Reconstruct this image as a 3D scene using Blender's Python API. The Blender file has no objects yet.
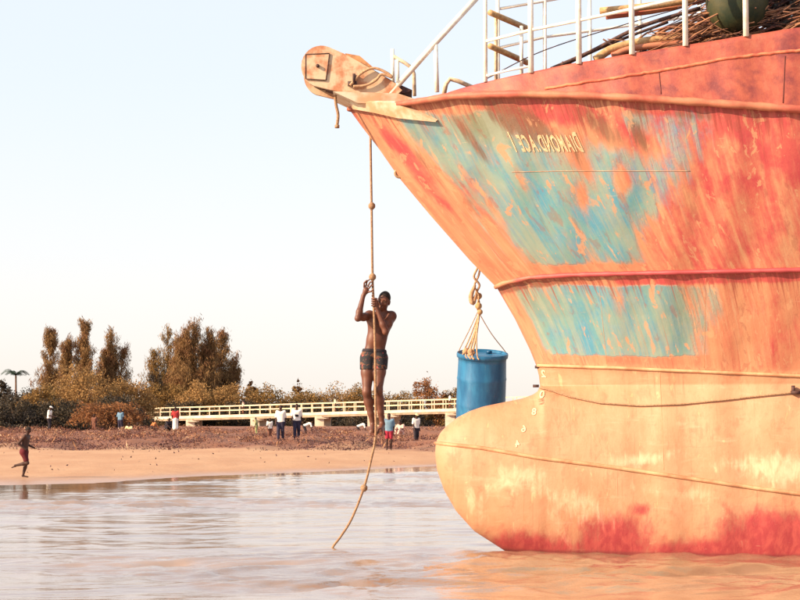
import bpy, math, random
import numpy as np
from mathutils import Vector, Matrix
R = math.radians
random.seed(7); rng = np.random.default_rng(7)
S = bpy.context.scene
C = S.collection

# ------------------------------------------------------------------ camera
F, PITCH, CZ = 1800.0, math.atan(125/1800), 1.42
cam = bpy.data.cameras.new('camera'); co = bpy.data.objects.new('camera', cam); C.objects.link(co)
co.location = (0, 0, CZ); co.rotation_euler = (R(90)+PITCH, 0, 0)
cam.sensor_width = 36; cam.lens = 36*F/800; cam.clip_end = 6000; cam.clip_start = .1
S.camera = co
S.render.resolution_x, S.render.resolution_y = 1024, 768
# ------------------------------------------------------------------ sky, sun, exposure
SUN_AZ, SUN_EL = 65.0, 27.0          # degrees to the left of straight behind the camera
sd = Vector((-math.sin(R(SUN_AZ))*math.cos(R(SUN_EL)), -math.cos(R(SUN_AZ))*math.cos(R(SUN_EL)), math.sin(R(SUN_EL))))
w = bpy.data.worlds.new('World'); S.world = w; w.use_nodes = True
nt = w.node_tree; nt.nodes.clear()
sky = nt.nodes.new('ShaderNodeTexSky'); sky.sky_type = 'NISHITA'; sky.sun_disc = False
sky.sun_elevation = R(SUN_EL); sky.sun_rotation = math.atan2(sd.x, sd.y)
sky.air_density = 1.0; sky.dust_density = 2.0; sky.ozone_density = 1.2
hsv = nt.nodes.new('ShaderNodeHueSaturation'); hsv.inputs['Saturation'].default_value = .45
hsv.inputs['Value'].default_value = 1.0
bg = nt.nodes.new('ShaderNodeBackground'); bg.inputs[1].default_value = .13
wo = nt.nodes.new('ShaderNodeOutputWorld')
nt.links.new(sky.outputs[0], hsv.inputs['Color']); veil = nt.nodes.new('ShaderNodeMix'); veil.data_type = 'RGBA'; veil.inputs[0].default_value = .74     # thin bright veil of high cloud
geo = nt.nodes.new('ShaderNodeTexCoord'); sepw = nt.nodes.new('ShaderNodeSeparateXYZ'); nt.links.new(geo.outputs['Generated'], sepw.inputs[0])
mr = nt.nodes.new('ShaderNodeMapRange'); mr.interpolation_type = 'SMOOTHSTEP'; mr.inputs[1].default_value = -.02; mr.inputs[2].default_value = .21; nt.links.new(sepw.outputs[2], mr.inputs[0])
vc = nt.nodes.new('ShaderNodeMix'); vc.data_type = 'RGBA'; vc.inputs[6].default_value = (4.5, 4.1, 3.7, 1); vc.inputs[7].default_value = (3.4, 3.7, 4.15, 1)
nt.links.new(mr.outputs[0], vc.inputs[0]); nt.links.new(vc.outputs[2], veil.inputs[7])
nt.links.new(hsv.outputs[0], veil.inputs[6]); nt.links.new(veil.outputs[2], bg.inputs[0]); nt.links.new(bg.outputs[0], wo.inputs[0])
sl = bpy.data.lights.new('sun', 'SUN'); sl.energy = 5.0; sl.angle = R(.5); sl.color = (1, .77, .52)
so = bpy.data.objects.new('sun', sl); C.objects.link(so); so.rotation_euler = sd.to_track_quat('Z', 'Y').to_euler(); so.location = (-30, -20, 40)
S.view_settings.view_transform = 'Standard'; S.view_settings.look = 'None'
S.view_settings.gamma = 1; S.view_settings.use_curve_mapping = False
S.view_settings.exposure = 1.0

# ------------------------------------------------------------------ small helpers
cp, sp_ = math.cos(PITCH), math.sin(PITCH)
def at(px, py, Y):
    u, v = (px-400)/F, (300-py)/F
    d = Vector((u, cp-v*sp_, sp_+v*cp)); k = Y/d.y
    return Vector((d.x*k, Y, CZ+d.z*k))
def proj(X, Y, Z):
    z = Z-CZ; dep = Y*cp+z*sp_; up = -Y*sp_+z*cp
    return 400+F*X/dep, 300-F*up/dep
def tag(o, label=None, cat=None, group=None, kind=None):
    if label: o['label'] = label
    if cat: o['category'] = cat
    if group: o['group'] = group
    if kind: o['kind'] = kind
    return o
def link(name, me, m=None, parent=None, smooth=True):
    o = bpy.data.objects.new(name, me); C.objects.link(o)
    if m is not None and len(me.materials) == 0: me.materials.append(m)
    if parent is not None:
        o.parent = parent; o.matrix_parent_inverse = Matrix.Translation(parent.location).inverted()
    if smooth: me.polygons.foreach_set('use_smooth', [True]*len(me.polygons))
    return o
def mesh(name, v, f, m=None, parent=None, smooth=True):
    me = bpy.data.meshes.new(name); me.from_pydata([tuple(map(float, p)) for p in v], [], [tuple(map(int, q)) for q in f]); me.update()
    return link(name, me, m, parent, smooth)
def fast_mesh(name, V, Q, m=None, parent=None, smooth=False):
    V = np.asarray(V, np.float32).reshape(-1, 3); Q = np.asarray(Q, np.int32); k = Q.shape[1]
    me = bpy.data.meshes.new(name)
    me.vertices.add(len(V)); me.vertices.foreach_set('co', V.ravel())
    me.loops.add(Q.size); me.loops.foreach_set('vertex_index', Q.ravel())
    me.polygons.add(len(Q)); me.polygons.foreach_set('loop_start', np.arange(len(Q), dtype=np.int32)*k)
    me.update(calc_edges=True)
    return link(name, me, m, parent, smooth)
def empty(name, loc):
    o = bpy.data.objects.new(name, None); C.objects.link(o); o.location = loc; o.empty_display_size = .1
    bpy.context.view_layer.update(); return o
def attr(o, name, arr):
    a = o.data.attributes.new(name, 'FLOAT', 'POINT'); a.data.foreach_set('value', np.asarray(arr, np.float32).ravel())
class MB:
    def __init__(s): s.v = []; s.f = []
    def add(s, v, f):
        n = len(s.v); s.v += [tuple(p) for p in v]; s.f += [tuple(n+i for i in q) for q in f]; return s
    def box(s, c, d, M=None):
        x, y, z = d[0]/2, d[1]/2, d[2]/2
        P = [Vector((i*x, j*y, k*z)) for k in (-1, 1) for j in (-1, 1) for i in (-1, 1)]
        P = [(M @ p if M is not None else p)+Vector(c) for p in P]
        return s.add(P, [(0, 2, 3, 1), (4, 5, 7, 6), (0, 1, 5, 4), (2, 6, 7, 3), (0, 4, 6, 2), (1, 3, 7, 5)])
    def tube(s, pts, r, n=8, caps=True):
        pts = [Vector(p) for p in pts]; m = len(pts)
        rs = r if hasattr(r, '__len__') else [r]*m
        V = []; ref = None
        for i, p in enumerate(pts):
            t = (pts[min(i+1, m-1)]-pts[max(i-1, 0)])
            t = t.normalized() if t.length > 1e-9 else Vector((0, 0, 1))
            if ref is None: ref = Vector((0, 0, 1)) if abs(t.z) < .9 else Vector((1, 0, 0))
            a = ref-t*ref.dot(t)
            if a.length < 1e-6: a = t.orthogonal()
            a.normalize(); ref = a; b = t.cross(a)
            V += [p+(a*math.cos(2*math.pi*j/n)+b*math.sin(2*math.pi*j/n))*rs[i] for j in range(n)]
        f = [(i*n+j, i*n+(j+1) % n, (i+1)*n+(j+1) % n, (i+1)*n+j) for i in range(m-1) for j in range(n)]
        if caps: f += [tuple(range(n-1, -1, -1)), tuple(range((m-1)*n, m*n))]
        return s.add(V, f)
    def build(s, name, m=None, parent=None, smooth=True): return mesh(name, s.v, s.f, m, parent, smooth)
def interp_poly(P, n):
    P = np.array(P, float); L = np.r_[0, np.cumsum(np.linalg.norm(np.diff(P, axis=0), axis=1))]
    t = np.linspace(0, L[-1], n); return np.stack([np.interp(t, L, P[:, i]) for i in range(P.shape[1])], 1)
def spline(P, n):
    P = [Vector(p) for p in P]; out = []
    Q = [P[0]*2-P[1]]+P+[P[-1]*2-P[-2]]
    for i in range(len(P)-1):
        a, b, c, d = Q[i:i+4]
        for k in range(n):
            t = k/n
            out.append(.5*((2*b)+(c-a)*t+(2*a-5*b+4*c-d)*t*t+(3*b-a-3*c+d)*t**3))
    return out+[P[-1]]
def sstep(a, b, x):
    t = np.clip((x-a)/(b-a), 0, 1); return t*t*(3-2*t)
# smooth value noise in numpy
_T = rng.random((64, 64))
def vnoise(x, y):
    x = np.asarray(x, float); y = np.asarray(y, float)
    i = np.floor(x).astype(int); j = np.floor(y).astype(int); fx = x-i; fy = y-j
    fx = fx*fx*(3-2*fx); fy = fy*fy*(3-2*fy)
    g = lambda a, b: _T[a % 64, b % 64]
    return (g(i, j)*(1-fx)+g(i+1, j)*fx)*(1-fy)+(g(i, j+1)*(1-fx)+g(i+1, j+1)*fx)*fy
def fbm(x, y, o=4):
    s = 0; a = .5
    for k in range(o): s = s+a*vnoise(x*2**k+17*k, y*2**k+31*k); a *= .5
    return s

# ------------------------------------------------------------------ materials
class NT:
    def __init__(s, name):
        s.m = bpy.data.materials.new(name); s.m.use_nodes = True; s.t = s.m.node_tree; s.t.nodes.clear()
        s.out = s.n('ShaderNodeOutputMaterial'); s.b = s.n('ShaderNodeBsdfPrincipled'); s.l(s.b.outputs[0], s.out.inputs[0])
    def n(s, k, **kw):
        x = s.t.nodes.new(k)
        for a, v in kw.items(): setattr(x, a, v)
        return x
    def l(s, a, b): s.t.links.new(a, b)
    def noise(s, vec=None, scale=5, detail=6, rough=.6, dist=0):
        x = s.n('ShaderNodeTexNoise'); x.inputs['Scale'].default_value = scale; x.inputs['Detail'].default_value = detail
        x.inputs['Roughness'].default_value = rough; x.inputs['Distortion'].default_value = dist
        if vec is not None: s.l(vec, x.inputs['Vector'])
        return x.outputs['Fac']
    def coord(s, k='Object'): return s.n('ShaderNodeTexCoord').outputs[k]
    def mapv(s, vec, scale=(1, 1, 1), loc=(0, 0, 0), rot=(0, 0, 0)):
        x = s.n('ShaderNodeMapping'); x.inputs['Scale'].default_value = scale; x.inputs['Location'].default_value = loc; x.inputs['Rotation'].default_value = rot
        s.l(vec, x.inputs['Vector']); return x.outputs[0]
    def val(s, a, inp):
        if hasattr(a, 'is_linked') or isinstance(a, bpy.types.NodeSocket): s.l(a, inp)
        else: inp.default_value = a
    def math(s, op, a, b=0, c=None, clamp=False):
        x = s.n('ShaderNodeMath', operation=op); x.use_clamp = clamp
        s.val(a, x.inputs[0]); s.val(b, x.inputs[1])
        if c is not None: s.val(c, x.inputs[2])
        return x.outputs[0]
    def ramp(s, f, a, b):
        x = s.n('ShaderNodeMapRange'); x.interpolation_type = 'SMOOTHSTEP'; s.l(f, x.inputs[0])
        x.inputs[1].default_value = a; x.inputs[2].default_value = b; return x.outputs[0]
    def mix(s, f, a, b, kind='MIX'):
        x = s.n('ShaderNodeMix', data_type='RGBA', blend_type=kind)
        s.val(f, x.inputs[0])
        for q, i in ((a, 6), (b, 7)):
            if isinstance(q, bpy.types.NodeSocket): s.l(q, x.inputs[i])
            else: x.inputs[i].default_value = (*q, 1)
        return x.outputs[2]
    def attr(s, name): 
        x = s.n('ShaderNodeAttribute'); x.attribute_name = name; return x.outputs['Fac']
    def bump(s, h, strength=.3, dist=.02):
        x = s.n('ShaderNodeBump'); x.inputs['Strength'].default_value = strength; x.inputs['Distance'].default_value = dist
        s.l(h, x.inputs['Height']); s.l(x.outputs[0], s.b.inputs['Normal'])
    def col(s, c):
        if isinstance(c, bpy.types.NodeSocket): s.l(c, s.b.inputs['Base Color'])
        else: s.b.inputs['Base Color'].default_value = (*c, 1)
    def set(s, **k):
        for a, v in k.items(): s.b.inputs[a.replace('_', ' ')].default_value = v
def mat(name, c, c2=None, scale=8, rough=.7, bump=.2, dist=.01, metal=0, spec=.3, stretch=(1, 1, 1), lo=.35, hi=.65):
    t = NT(name); v = t.mapv(t.coord(), stretch)
    f = t.noise(v, scale)
    t.col(t.mix(t.ramp(f, lo, hi), c, c2 if c2 else tuple(x*.6 for x in c)))
    t.set(Roughness=rough, Metallic=metal); t.b.inputs['Specular IOR Level'].default_value = spec
    if bump: t.bump(t.noise(v, scale*2.5), bump, dist)
    return t.m

M = {}
M['white_paint'] = mat('white_paint', (.86, .82, .75), (.76, .66, .54), 9, .45, .08)
M['tan_wood'] = mat('tan_wood', (.52, .33, .16), (.36, .2, .09), 20, .7, .2)
M['rope'] = mat('rope', (.38, .235, .135), (.22, .12, .07), 60, .9, .5, .004)
M['rope_pale'] = mat('rope_pale', (.50, .31, .18), (.34, .18, .1), 40, .9, .5, .004)
M['dark_rope'] = mat('dark_rope', (.12, .06, .045), (.05, .03, .03), 40, .9, .5, .004)
M['dark_steel'] = mat('dark_steel', (.09, .04, .035), (.04, .02, .02), 20, .7, .2)
M['rail_orange'] = mat('rail_orange', (.45, .18, .10), (.36, .08, .055), 2.5, .6, .3)
M['letter_cream'] = mat('letter_cream', (.62, .47, .3), (.5, .3, .16), 40, .6, 0)
M['mark_white'] = mat('mark_white', (.62, .48, .3), (.5, .33, .18), 40, .6, 0, lo=.6, hi=.9)
M['roller_paint'] = mat('roller_paint', (.58, .42, .28), (.42, .17, .085), 5, .6, .4, .008, lo=.42, hi=.62)
M['gusset_paint'] = mat('gusset_paint', (.50, .27, .15), (.58, .48, .36), 5, .6, .3, .006)

# hull paint: layout of the faded coats comes from point attributes of the plating, edges and streaks from noise
def hull_material():
    t = NT('hull_paint')
    uv = t.n('ShaderNodeUVMap', uv_map='hull_uv').outputs[0]
    n_str = t.noise(t.mapv(uv, (5.5, .55, 1)), 1.3, 7, .62, .25)      # long run-off streaks
    n_fine = t.noise(t.mapv(uv, (16, 1.7, 1)), 1.2, 6, .65, .2)
    n_pat = t.noise(t.mapv(uv, (1.6, 1.1, 1), (3, 1, 0)), 1.6, 9, .66, .35)
    n_pat2 = t.noise(t.mapv(uv, (2.6, 1.7, 1), (9, 4, 0)), 1.8, 9, .68, .2)
    n_sp = t.noise(uv, 15, 6, .7)
    low = t.attr('low')
    n_drip = t.noise(t.mapv(uv, (26, .8, 1), (2, 7, 0)), 1.1, 5, .6, .1)
    n_chip = t.noise(t.mapv(uv, (6, 3.2, 1), (1, 3, 0)), 1.6, 8, .62, .5)
    below = t.attr('below')
    peach = t.mix(t.ramp(n_str, .3, .7), (.49, .23, .125), (.44, .145, .085))
    peach = t.mix(t.math('MULTIPLY', t.ramp(n_fine, .5, .7), .6), peach, (.50, .30, .175))
    peach = t.mix(t.math('MULTIPLY', t.ramp(n_drip, .56, .74), .4), peach, (.38, .085, .06))
    lowc = t.mix(t.ramp(n_pat, .3, .7), (.60, .35, .195), (.53, .275, .14))
    lowc = t.mix(t.math('MULTIPLY', t.ramp(n_chip, .54, .68), .4), lowc, (.43, .19, .085))
    lowc = t.mix(t.math('MULTIPLY', t.ramp(n_drip, .56, .72), .45), lowc, (.40, .15, .07))
    lowc = t.mix(t.math('MULTIPLY', t.ramp(n_str, .55, .7), .45), lowc, (.54, .38, .22))
    lowc = t.mix(t.math('MULTIPLY', t.ramp(n_pat2, .52, .64), .5), lowc, (.46, .19, .095))
    scuff = t.noise(t.mapv(uv, (1.1, 7, 1), (4, 4, 0)), 1.5, 8, .66, .5)
    lowc = t.mix(t.math('MULTIPLY', t.ramp(scuff, .56, .68), .4), lowc, (.60, .44, .27))
    lowc = t.mix(t.math('MULTIPLY', t.ramp(scuff, .42, .32), .35), lowc, (.40, .16, .085))
    c = t.mix(low, peach, lowc)
    # red / pink faded topcoat
    rd = t.math('ADD', t.attr('red'), t.math('MULTIPLY', t.math('SUBTRACT', n_str, .5), 1.15))
    rd = t.math('ADD', rd, t.math('MULTIPLY', t.math('SUBTRACT', n_pat2, .5), 1.1))
    redc = t.mix(t.ramp(n_pat2, .35, .65), (.46, .08, .068), (.39, .042, .055))
    redc = t.mix(t.math('MULTIPLY', t.ramp(n_fine, .5, .72), .6), redc, (.44, .12, .08))
    c = t.mix(t.math('MULTIPLY', t.ramp(rd, .22, .8), .9), c, redc)
    # teal coat, worn through in runs
    tl = t.math('ADD', t.attr('teal'), t.math('MULTIPLY', t.math('SUBTRACT', n_str, .5), .95))
    tl = t.math('ADD', tl, t.math('MULTIPLY', t.math('SUBTRACT', n_pat, .5), .7))
    tl = t.math('ADD', tl, t.math('MULTIPLY', t.math('SUBTRACT', n_fine, .5), .5))
    tealc = t.mix(t.ramp(n_pat2, .4, .62), (.12, .29, .29), (.06, .26, .37))
    tealc = t.mix(t.attr('green'), tealc, (.17, .19, .115))
    tealc = t.mix(t.math('MULTIPLY', t.ramp(n_str, .45, .62), .7), tealc, (.26, .30, .23))
    tealc = t.mix(t.math('MULTIPLY', t.ramp(n_fine, .5, .75), .6), tealc, (.30, .31, .24))
    tealc = t.mix(t.math('MULTIPLY', t.ramp(n_drip, .54, .74), .5), tealc, (.33, .22, .13))
    c = t.mix(t.math('MULTIPLY', t.ramp(tl, .28, .66), .95), c, tealc)
    fl = t.noise(t.mapv(uv, (3.4, 1.9, 1), (7, 2, 0)), 1.7, 10, .6, .6)
    c = t.mix(t.math('MULTIPLY', t.ramp(t.math('SUBTRACT', fl, t.math('MULTIPLY', low, .5)), .612, .63), .8), c, t.mix(n_str, (.52, .30, .17), (.46, .19, .10)))
    # brown stains, plus the shade painted under the knuckle strake
    br = t.math('ADD', t.attr('brown'), t.math('MULTIPLY', t.math('SUBTRACT', n_fine, .5), 1.2))
    c = t.mix(t.math('MULTIPLY', t.ramp(br, .4, .8), .8), c, (.16, .075, .045))
    # rust runs that start under the rails and fade downwards
    run = t.math('ADD', t.math('MULTIPLY', below, .34), n_drip)
    c = t.mix(t.math('MULTIPLY', t.ramp(run, .66, .82), .7), c, (.24, .045, .035))
    chp = t.math('SUBTRACT', t.math('ADD', n_chip, t.math('MULTIPLY', t.math('SUBTRACT', n_str, .5), .6)), t.math('MULTIPLY', low, .3))
    c = t.mix(t.math('MULTIPLY', t.ramp(chp, .63, .665), .65), c, (.48, .25, .14))
    c = t.mix(t.math('MULTIPLY', t.ramp(chp, .40, .34), .35), c, (.26, .07, .05))
    # crimson antifouling and pale salt scale on the lower hull
    cr = t.math('ADD', t.attr('crim'), t.math('MULTIPLY', t.math('SUBTRACT', n_pat2, .5), 1.2))
    cr = t.math('ADD', cr, t.math('MULTIPLY', t.math('SUBTRACT', n_chip, .5), .8))
    c = t.mix(t.math('MULTIPLY', t.ramp(cr, .2, 1.1), .95), c, t.mix(t.ramp(n_chip, .4, .62), (.29, .028, .038), (.38, .058, .055)))
    pl = t.math('ADD', t.attr('pale'), t.math('MULTIPLY', t.math('SUBTRACT', n_pat, .5), 1.2))
    pl = t.math('ADD', pl, t.math('MULTIPLY', t.math('SUBTRACT', n_chip, .5), 1.6)); pl = t.math('ADD', pl, t.math('MULTIPLY', t.math('SUBTRACT', n_drip, .5), .6))
    c = t.mix(t.math('MULTIPLY', t.ramp(pl, .25, 1.15), .62), c, (.74, .58, .38))
    wet = t.ramp(t.math('ADD', t.attr('wet'), t.math('MULTIPLY', t.math('SUBTRACT', n_chip, .5), .8)), .35, .8)
    c = t.mix(t.math('MULTIPLY', wet, .6), c, (.13, .03, .03))
    # rust freckles and scratches
    rs = t.ramp(t.noise(t.mapv(uv, (1, .8, 1), (5, 5, 0)), 9, 8, .75), .66, .73)
    c = t.mix(t.math('MULTIPLY', rs, .75), c, (.17, .04, .03))
    sc = t.ramp(t.noise(t.mapv(uv, (2.5, 30, 1), (5, 1, 0)), 1.3, 4, .6), .69, .74)
    c = t.mix(t.math('MULTIPLY', sc, .35), c, (.56, .38, .24))
    t.col(c); t.set(Roughness=.58); t.b.inputs['Specular IOR Level'].default_value = .3
    h = t.math('ADD', t.math('MULTIPLY', n_sp, .5), t.math('MULTIPLY', t.ramp(tl, .44, .56), .35))
    h = t.math('ADD', h, t.math('MULTIPLY', n_pat2, .8))
    t.bump(h, .45, .014)
    return t.m
M['hull'] = hull_material()
def bulwark_material():
    t = NT('bulwark_paint'); uv = t.n('ShaderNodeUVMap', uv_map='hull_uv').outputs[0]
    a = t.noise(t.mapv(uv, (7, .9, 1)), 1.5, 7, .65, .3); b = t.noise(t.mapv(uv, (1.5, 1.5, 1)), 2, 8, .65)
    c = t.mix(t.ramp(a, .32, .68), (.36, .08, .042), (.29, .05, .035))
    c = t.mix(t.math('MULTIPLY', t.ramp(b, .5, .68), .6), c, (.40, .14, .08))
    c = t.mix(t.math('MULTIPLY', t.ramp(b, .54, .34), .85), c, (.15, .022, .026))
    t.col(c); t.set(Roughness=.6); t.bump(t.math('ADD', b, t.noise(uv, 14, 6, .7)), .4, .012)
    return t.m
M['bulwark'] = bulwark_material()

# ------------------------------------------------------------------ setting: shoreline, sand, sea
SX = np.array([-60, -30, -14, -9.5, -7.3, -6.5, -5.6, -2.7, 1.4, 10, 30, 80]); SY = np.array([34, 38, 41.3, 42.6, 44.2, 47.6, 50, 54.5, 63, 72, 90, 100])
def shore(X): return np.interp(X, SX, SY)
def ground_z(X, Y):
    ys = shore(X); t = (Y-ys)
    toe = np.maximum(82.0, ys+8)
    up = np.where(t < 0, t*.045, np.clip(t/(toe-ys), 0, 1)**1.1*.40)
    up = up+np.clip((Y-toe)/40, 0, 1)*.55+np.clip((Y-125)/60, 0, 1)*.33
    deb = sstep(76, 84, Y+1.2*np.sin(X*.7))*(1-sstep(122, 130, Y))
    up = up+deb*(fbm(X*.45, Y*.25, 4)-.38)*1.05
    up = up+np.where(t > 0, (fbm(X*1.3+9, Y*.6, 3)-.42)*.05*np.clip(t/6, 0, 1), 0)
    return np.maximum(up, -1.6)
def tensor(xs, ys):
    X, Y = np.meshgrid(xs, ys); nx, ny = len(xs), len(ys)
    i = np.arange(ny-1)[:, None]*nx+np.arange(nx-1)[None, :]
    return X.ravel(), Y.ravel(), np.stack([i, i+1, i+nx+1, i+nx], -1).reshape(-1, 4)
gx = np.r_[-1500, -600, -250, -120, np.linspace(-60, 40, 260), 80, 200, 600, 1500]
gy = np.r_[-80, 0, 20, np.linspace(32, 130, 330), np.linspace(133, 260, 40), 320, 500, 1000, 2500, 5000]
X, Y, Q = tensor(gx, gy)
beach = fast_mesh('beach', np.stack([X, Y, ground_z(X, Y)], 1), Q, None, None, True); tag(beach, kind='structure')
attr(beach, 'soil', sstep(77, 83, Y+1.2*np.sin(X*.7)+9*(fbm(X*.5, Y*.35)-.45)))
t = NT('sand'); P = t.coord()
f1 = t.noise(t.mapv(P, (1, .35, 1)), .6, 8, .65); f2 = t.noise(P, 5, 6, .7)
sand = t.mix(t.ramp(f1, .35, .65), (.43, .245, .135), (.38, .20, .105))
sand = t.mix(t.math('MULTIPLY', t.ramp(f2, .6, .72), .5), sand, (.28, .12, .06))
soil = t.mix(t.ramp(f2, .35, .65), (.16, .06, .034), (.23, .09, .044))
sep = t.n('ShaderNodeSeparateXYZ'); t.l(P, sep.inputs[0])
wet = t.math('SUBTRACT', 1, t.ramp(t.math('ADD', sep.outputs[2], t.math('MULTIPLY', f1, .03)), .015, .085))
c = t.mix(t.math('MULTIPLY', wet, .55), sand, (.33, .17, .09)); c = t.mix(t.attr('soil'), c, soil)
t.col(c); t.l(t.math('SUBTRACT', .9, t.math('MULTIPLY', wet, .62)), t.b.inputs['Roughness'])
t.bump(t.math('ADD', f2, f1), .7, .06); beach.data.materials.append(t.m)

wx = np.r_[-1500, -500, -200, -100, -60, -40, np.linspace(-26, -10, 60), np.linspace(-9.9, 9.9, 300), np.linspace(10, 26, 60), 40, 60, 100, 200, 500, 1500]
wy = np.r_[-200, -60, -20, 0, 6, np.linspace(9, 13, 14), 1/np.linspace(1/13.1, 1/66, 620), np.linspace(67, 110, 20)]
X, Y, Q = tensor(wx, wy)
Z = np.zeros_like(X); r2 = np.random.default_rng(3)
wxp = X+.8*(fbm(X*.3, Y*.3)-.5)*4; wyp = Y+(fbm(X*.35+7, Y*.35)-.5)*3
for k in range(46):
    lam = float(np.exp(r2.uniform(math.log(.16), math.log(2.4)))); th = r2.normal(0, R(24)); ph = r2.uniform(0, 6.28)
    kk = 2*math.pi/lam; am = .0034*lam**.6
    grp = .35+1.3*fbm(X/(lam*3)+k*3.1, Y/(lam*2)+k*1.7, 2)
    s = np.sin(kk*(wxp*math.sin(th)+wyp*math.cos(th))+ph)
    Z += am*grp*(s+.22*np.cos(2*kk*(wxp*math.sin(th)+wyp*math.cos(th))+2*ph))
pt = sstep(.42, .6, fbm(X*.14+11, Y*.3+2, 3))
for k in range(16):
    lam = r2.uniform(.55, 1.9); th = r2.normal(0, R(13)); ph = r2.uniform(0, 6.28); kk = 2*math.pi/lam
    s = np.sin(kk*(wxp*math.sin(th)+wyp*math.cos(th))+ph); Z += .0135*lam*pt*(np.exp(2.0*(s-1))*1.8-.5)*sstep(.42, .6, fbm(X/(lam*2.6)+k*5.3, Y/(lam*1.5)+k*2.9, 2))
env = .03+.97*sstep(1, 13, shore(X)-Y); Z *= env*np.where((abs(X) < 30) & (Y > 5), 1, .0)
ruff = (fbm(X*.16+5, Y*.22+3, 3)); Z *= .3+1.5*sstep(.34, .6, ruff)
water = fast_mesh('water', np.stack([X, Y, Z], 1), Q, None, None, True); tag(water, kind='structure')
attr(water, 'rough_sea', (.05+.95*sstep(2, 12, shore(X)-Y))*(.35+1.0*sstep(.32, .6, ruff)))
t = NT('sea_water'); P = t.coord()
n1 = t.noise(t.mapv(P, (1.3, 2.8, 1)), 2.6, 5, .62, .3); n2 = t.noise(t.mapv(P, (2, 3.6, 1)), 7, 3, .6)
t.col(t.mix(t.ramp(t.noise(t.mapv(P, (.25, .5, 1)), 1, 5), .35, .65), (.21, .125, .075), (.29, .185, .12)))
t.set(Roughness=.06, IOR=2.4)
t.bump(t.math('MULTIPLY', t.math('ADD', n1, t.math('MULTIPLY', n2, .5)), t.attr('rough_sea')), .22, .03); water.data.materials.append(t.m)

# ------------------------------------------------------------------ the ship's hull form
YC = 20.5
def cpt(px, py): p = at(px, py, YC); return (p.x, p.z)
STEM = np.array([cpt(*p) for p in [(540, 386), (539, 376), (536.5, 366), (530, 350), (515, 319), (497, 288), (470, 260.5), (430, 215), (400, 179), (378, 147.5), (362, 127), (349, 109), (338, 94)]])
BULB_T = np.array([cpt(*p) for p in [(435, 453), (436, 442), (440, 433), (447, 425.5), (458, 417), (470, 411), (483, 406.5), (505, 402), (522, 398.5), (533, 394.5), (538, 391), (540, 386)]])
BULB_B = np.array([cpt(*p) for p in [(435, 453), (437, 470), (444, 490), (456, 511), (474, 531), (505, 551), (550, 572), (640, 600), (900, 640)]])
XL = BULB_T[0, 0]
def xs_h(z): return np.interp(z, STEM[:, 1], STEM[:, 0])
def xs(z):
    zt = np.asarray(z, float)
    a = np.interp(zt, STEM[:, 1], STEM[:, 0]); b = np.interp(zt, BULB_T[:, 1], BULB_T[:, 0]); c_ = np.interp(zt, BULB_B[::-1, 1], BULB_B[::-1, 0])
    return np.where(zt > STEM[0, 1], a, np.where(zt > BULB_T[0, 1], b, c_))
ZT = BULB_T[-1, 1]
def half_b(x, z):
    x = np.asarray(x, float); z = np.asarray(z, float)
    sl_ = np.interp(z, [-1, 0, 1, 2, 3, 4, 5.2], [.26, .30, .42, .62, .95, 1.15, 1.3])
    Bm = np.interp(z, [-1, 0, 1, 2, 3, 4, 5.2], [1.5, 2.0, 2.2, 2.35, 2.5, 2.65, 2.8])
    d = np.maximum(x-xs_h(z), 0); bh = Bm*(1-np.exp(-d*sl_/Bm))
    bh = bh*np.sqrt(np.clip(d/.09, 0, 1)*(2-np.clip(d/.09, 0, 1)))        # the stem bar is rounded
    zt = np.interp(x, BULB_T[:, 0], BULB_T[:, 1]); zb = np.interp(x, BULB_B[:, 0], BULB_B[:, 1])
    zc = (zt+zb)/2; h = np.maximum((zt-zb)/2, 1e-4)
    u = np.clip((x-XL)/1.15, 0, 1); W = .52*np.sqrt(1-(1-u)**2)+.16*np.clip(x-XL-.6, 0, 9)
    bb = W*np.sqrt(np.clip(1-((z-zc)/h)**2, 0, 1))
    fade = np.where(x > BULB_T[-1, 0], 1, 1)
    return (bh**2.2+(bb*fade)**2.2)**(1/2.2)
def half_d(x, z):
    # plating is not fair: dents between the frames
    b = half_b(x, z)
    return b+((fbm(np.asarray(x)*2.1+3, np.asarray(z)*1.3, 4)-.45)*.042+.010*np.sin(np.asarray(x)*2*math.pi/.55)*sstep(.4, 1.2, x-xs_h(z)))*sstep(.02, .3, b)
def hit(px, py, out=0.0):
    b = .5
    for k in range(40):
        p = at(px, py, YC-b); nb = float(half_d(p.x, p.z)); b = .5*b+.5*nb
    p = at(px, py, YC-b)
    if out:
        e = .01; bx = (half_d(p.x+e, p.z)-half_d(p.x-e, p.z))/(2*e); bz = (half_d(p.x, p.z+e)-half_d(p.x, p.z-e))/(2*e)
        n = Vector((-float(bx), -1, -float(bz))).normalized(); p = p+n*out
    return p
RUB = [(349, 109), (356, 106.5), (375, 105), (400, 103), (415, 101), (450, 95.5), (480, 94), (520, 93), (560, 94), (600, 95.5), (640, 97.5), (720, 103), (800, 109)]
RP = [hit(*p) for p in RUB]
def zr(x): return np.interp(x, [p.x for p in RP]+[12], [p.z for p in RP]+[RP[-1].z-.25])
XEND = 9.0
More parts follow.
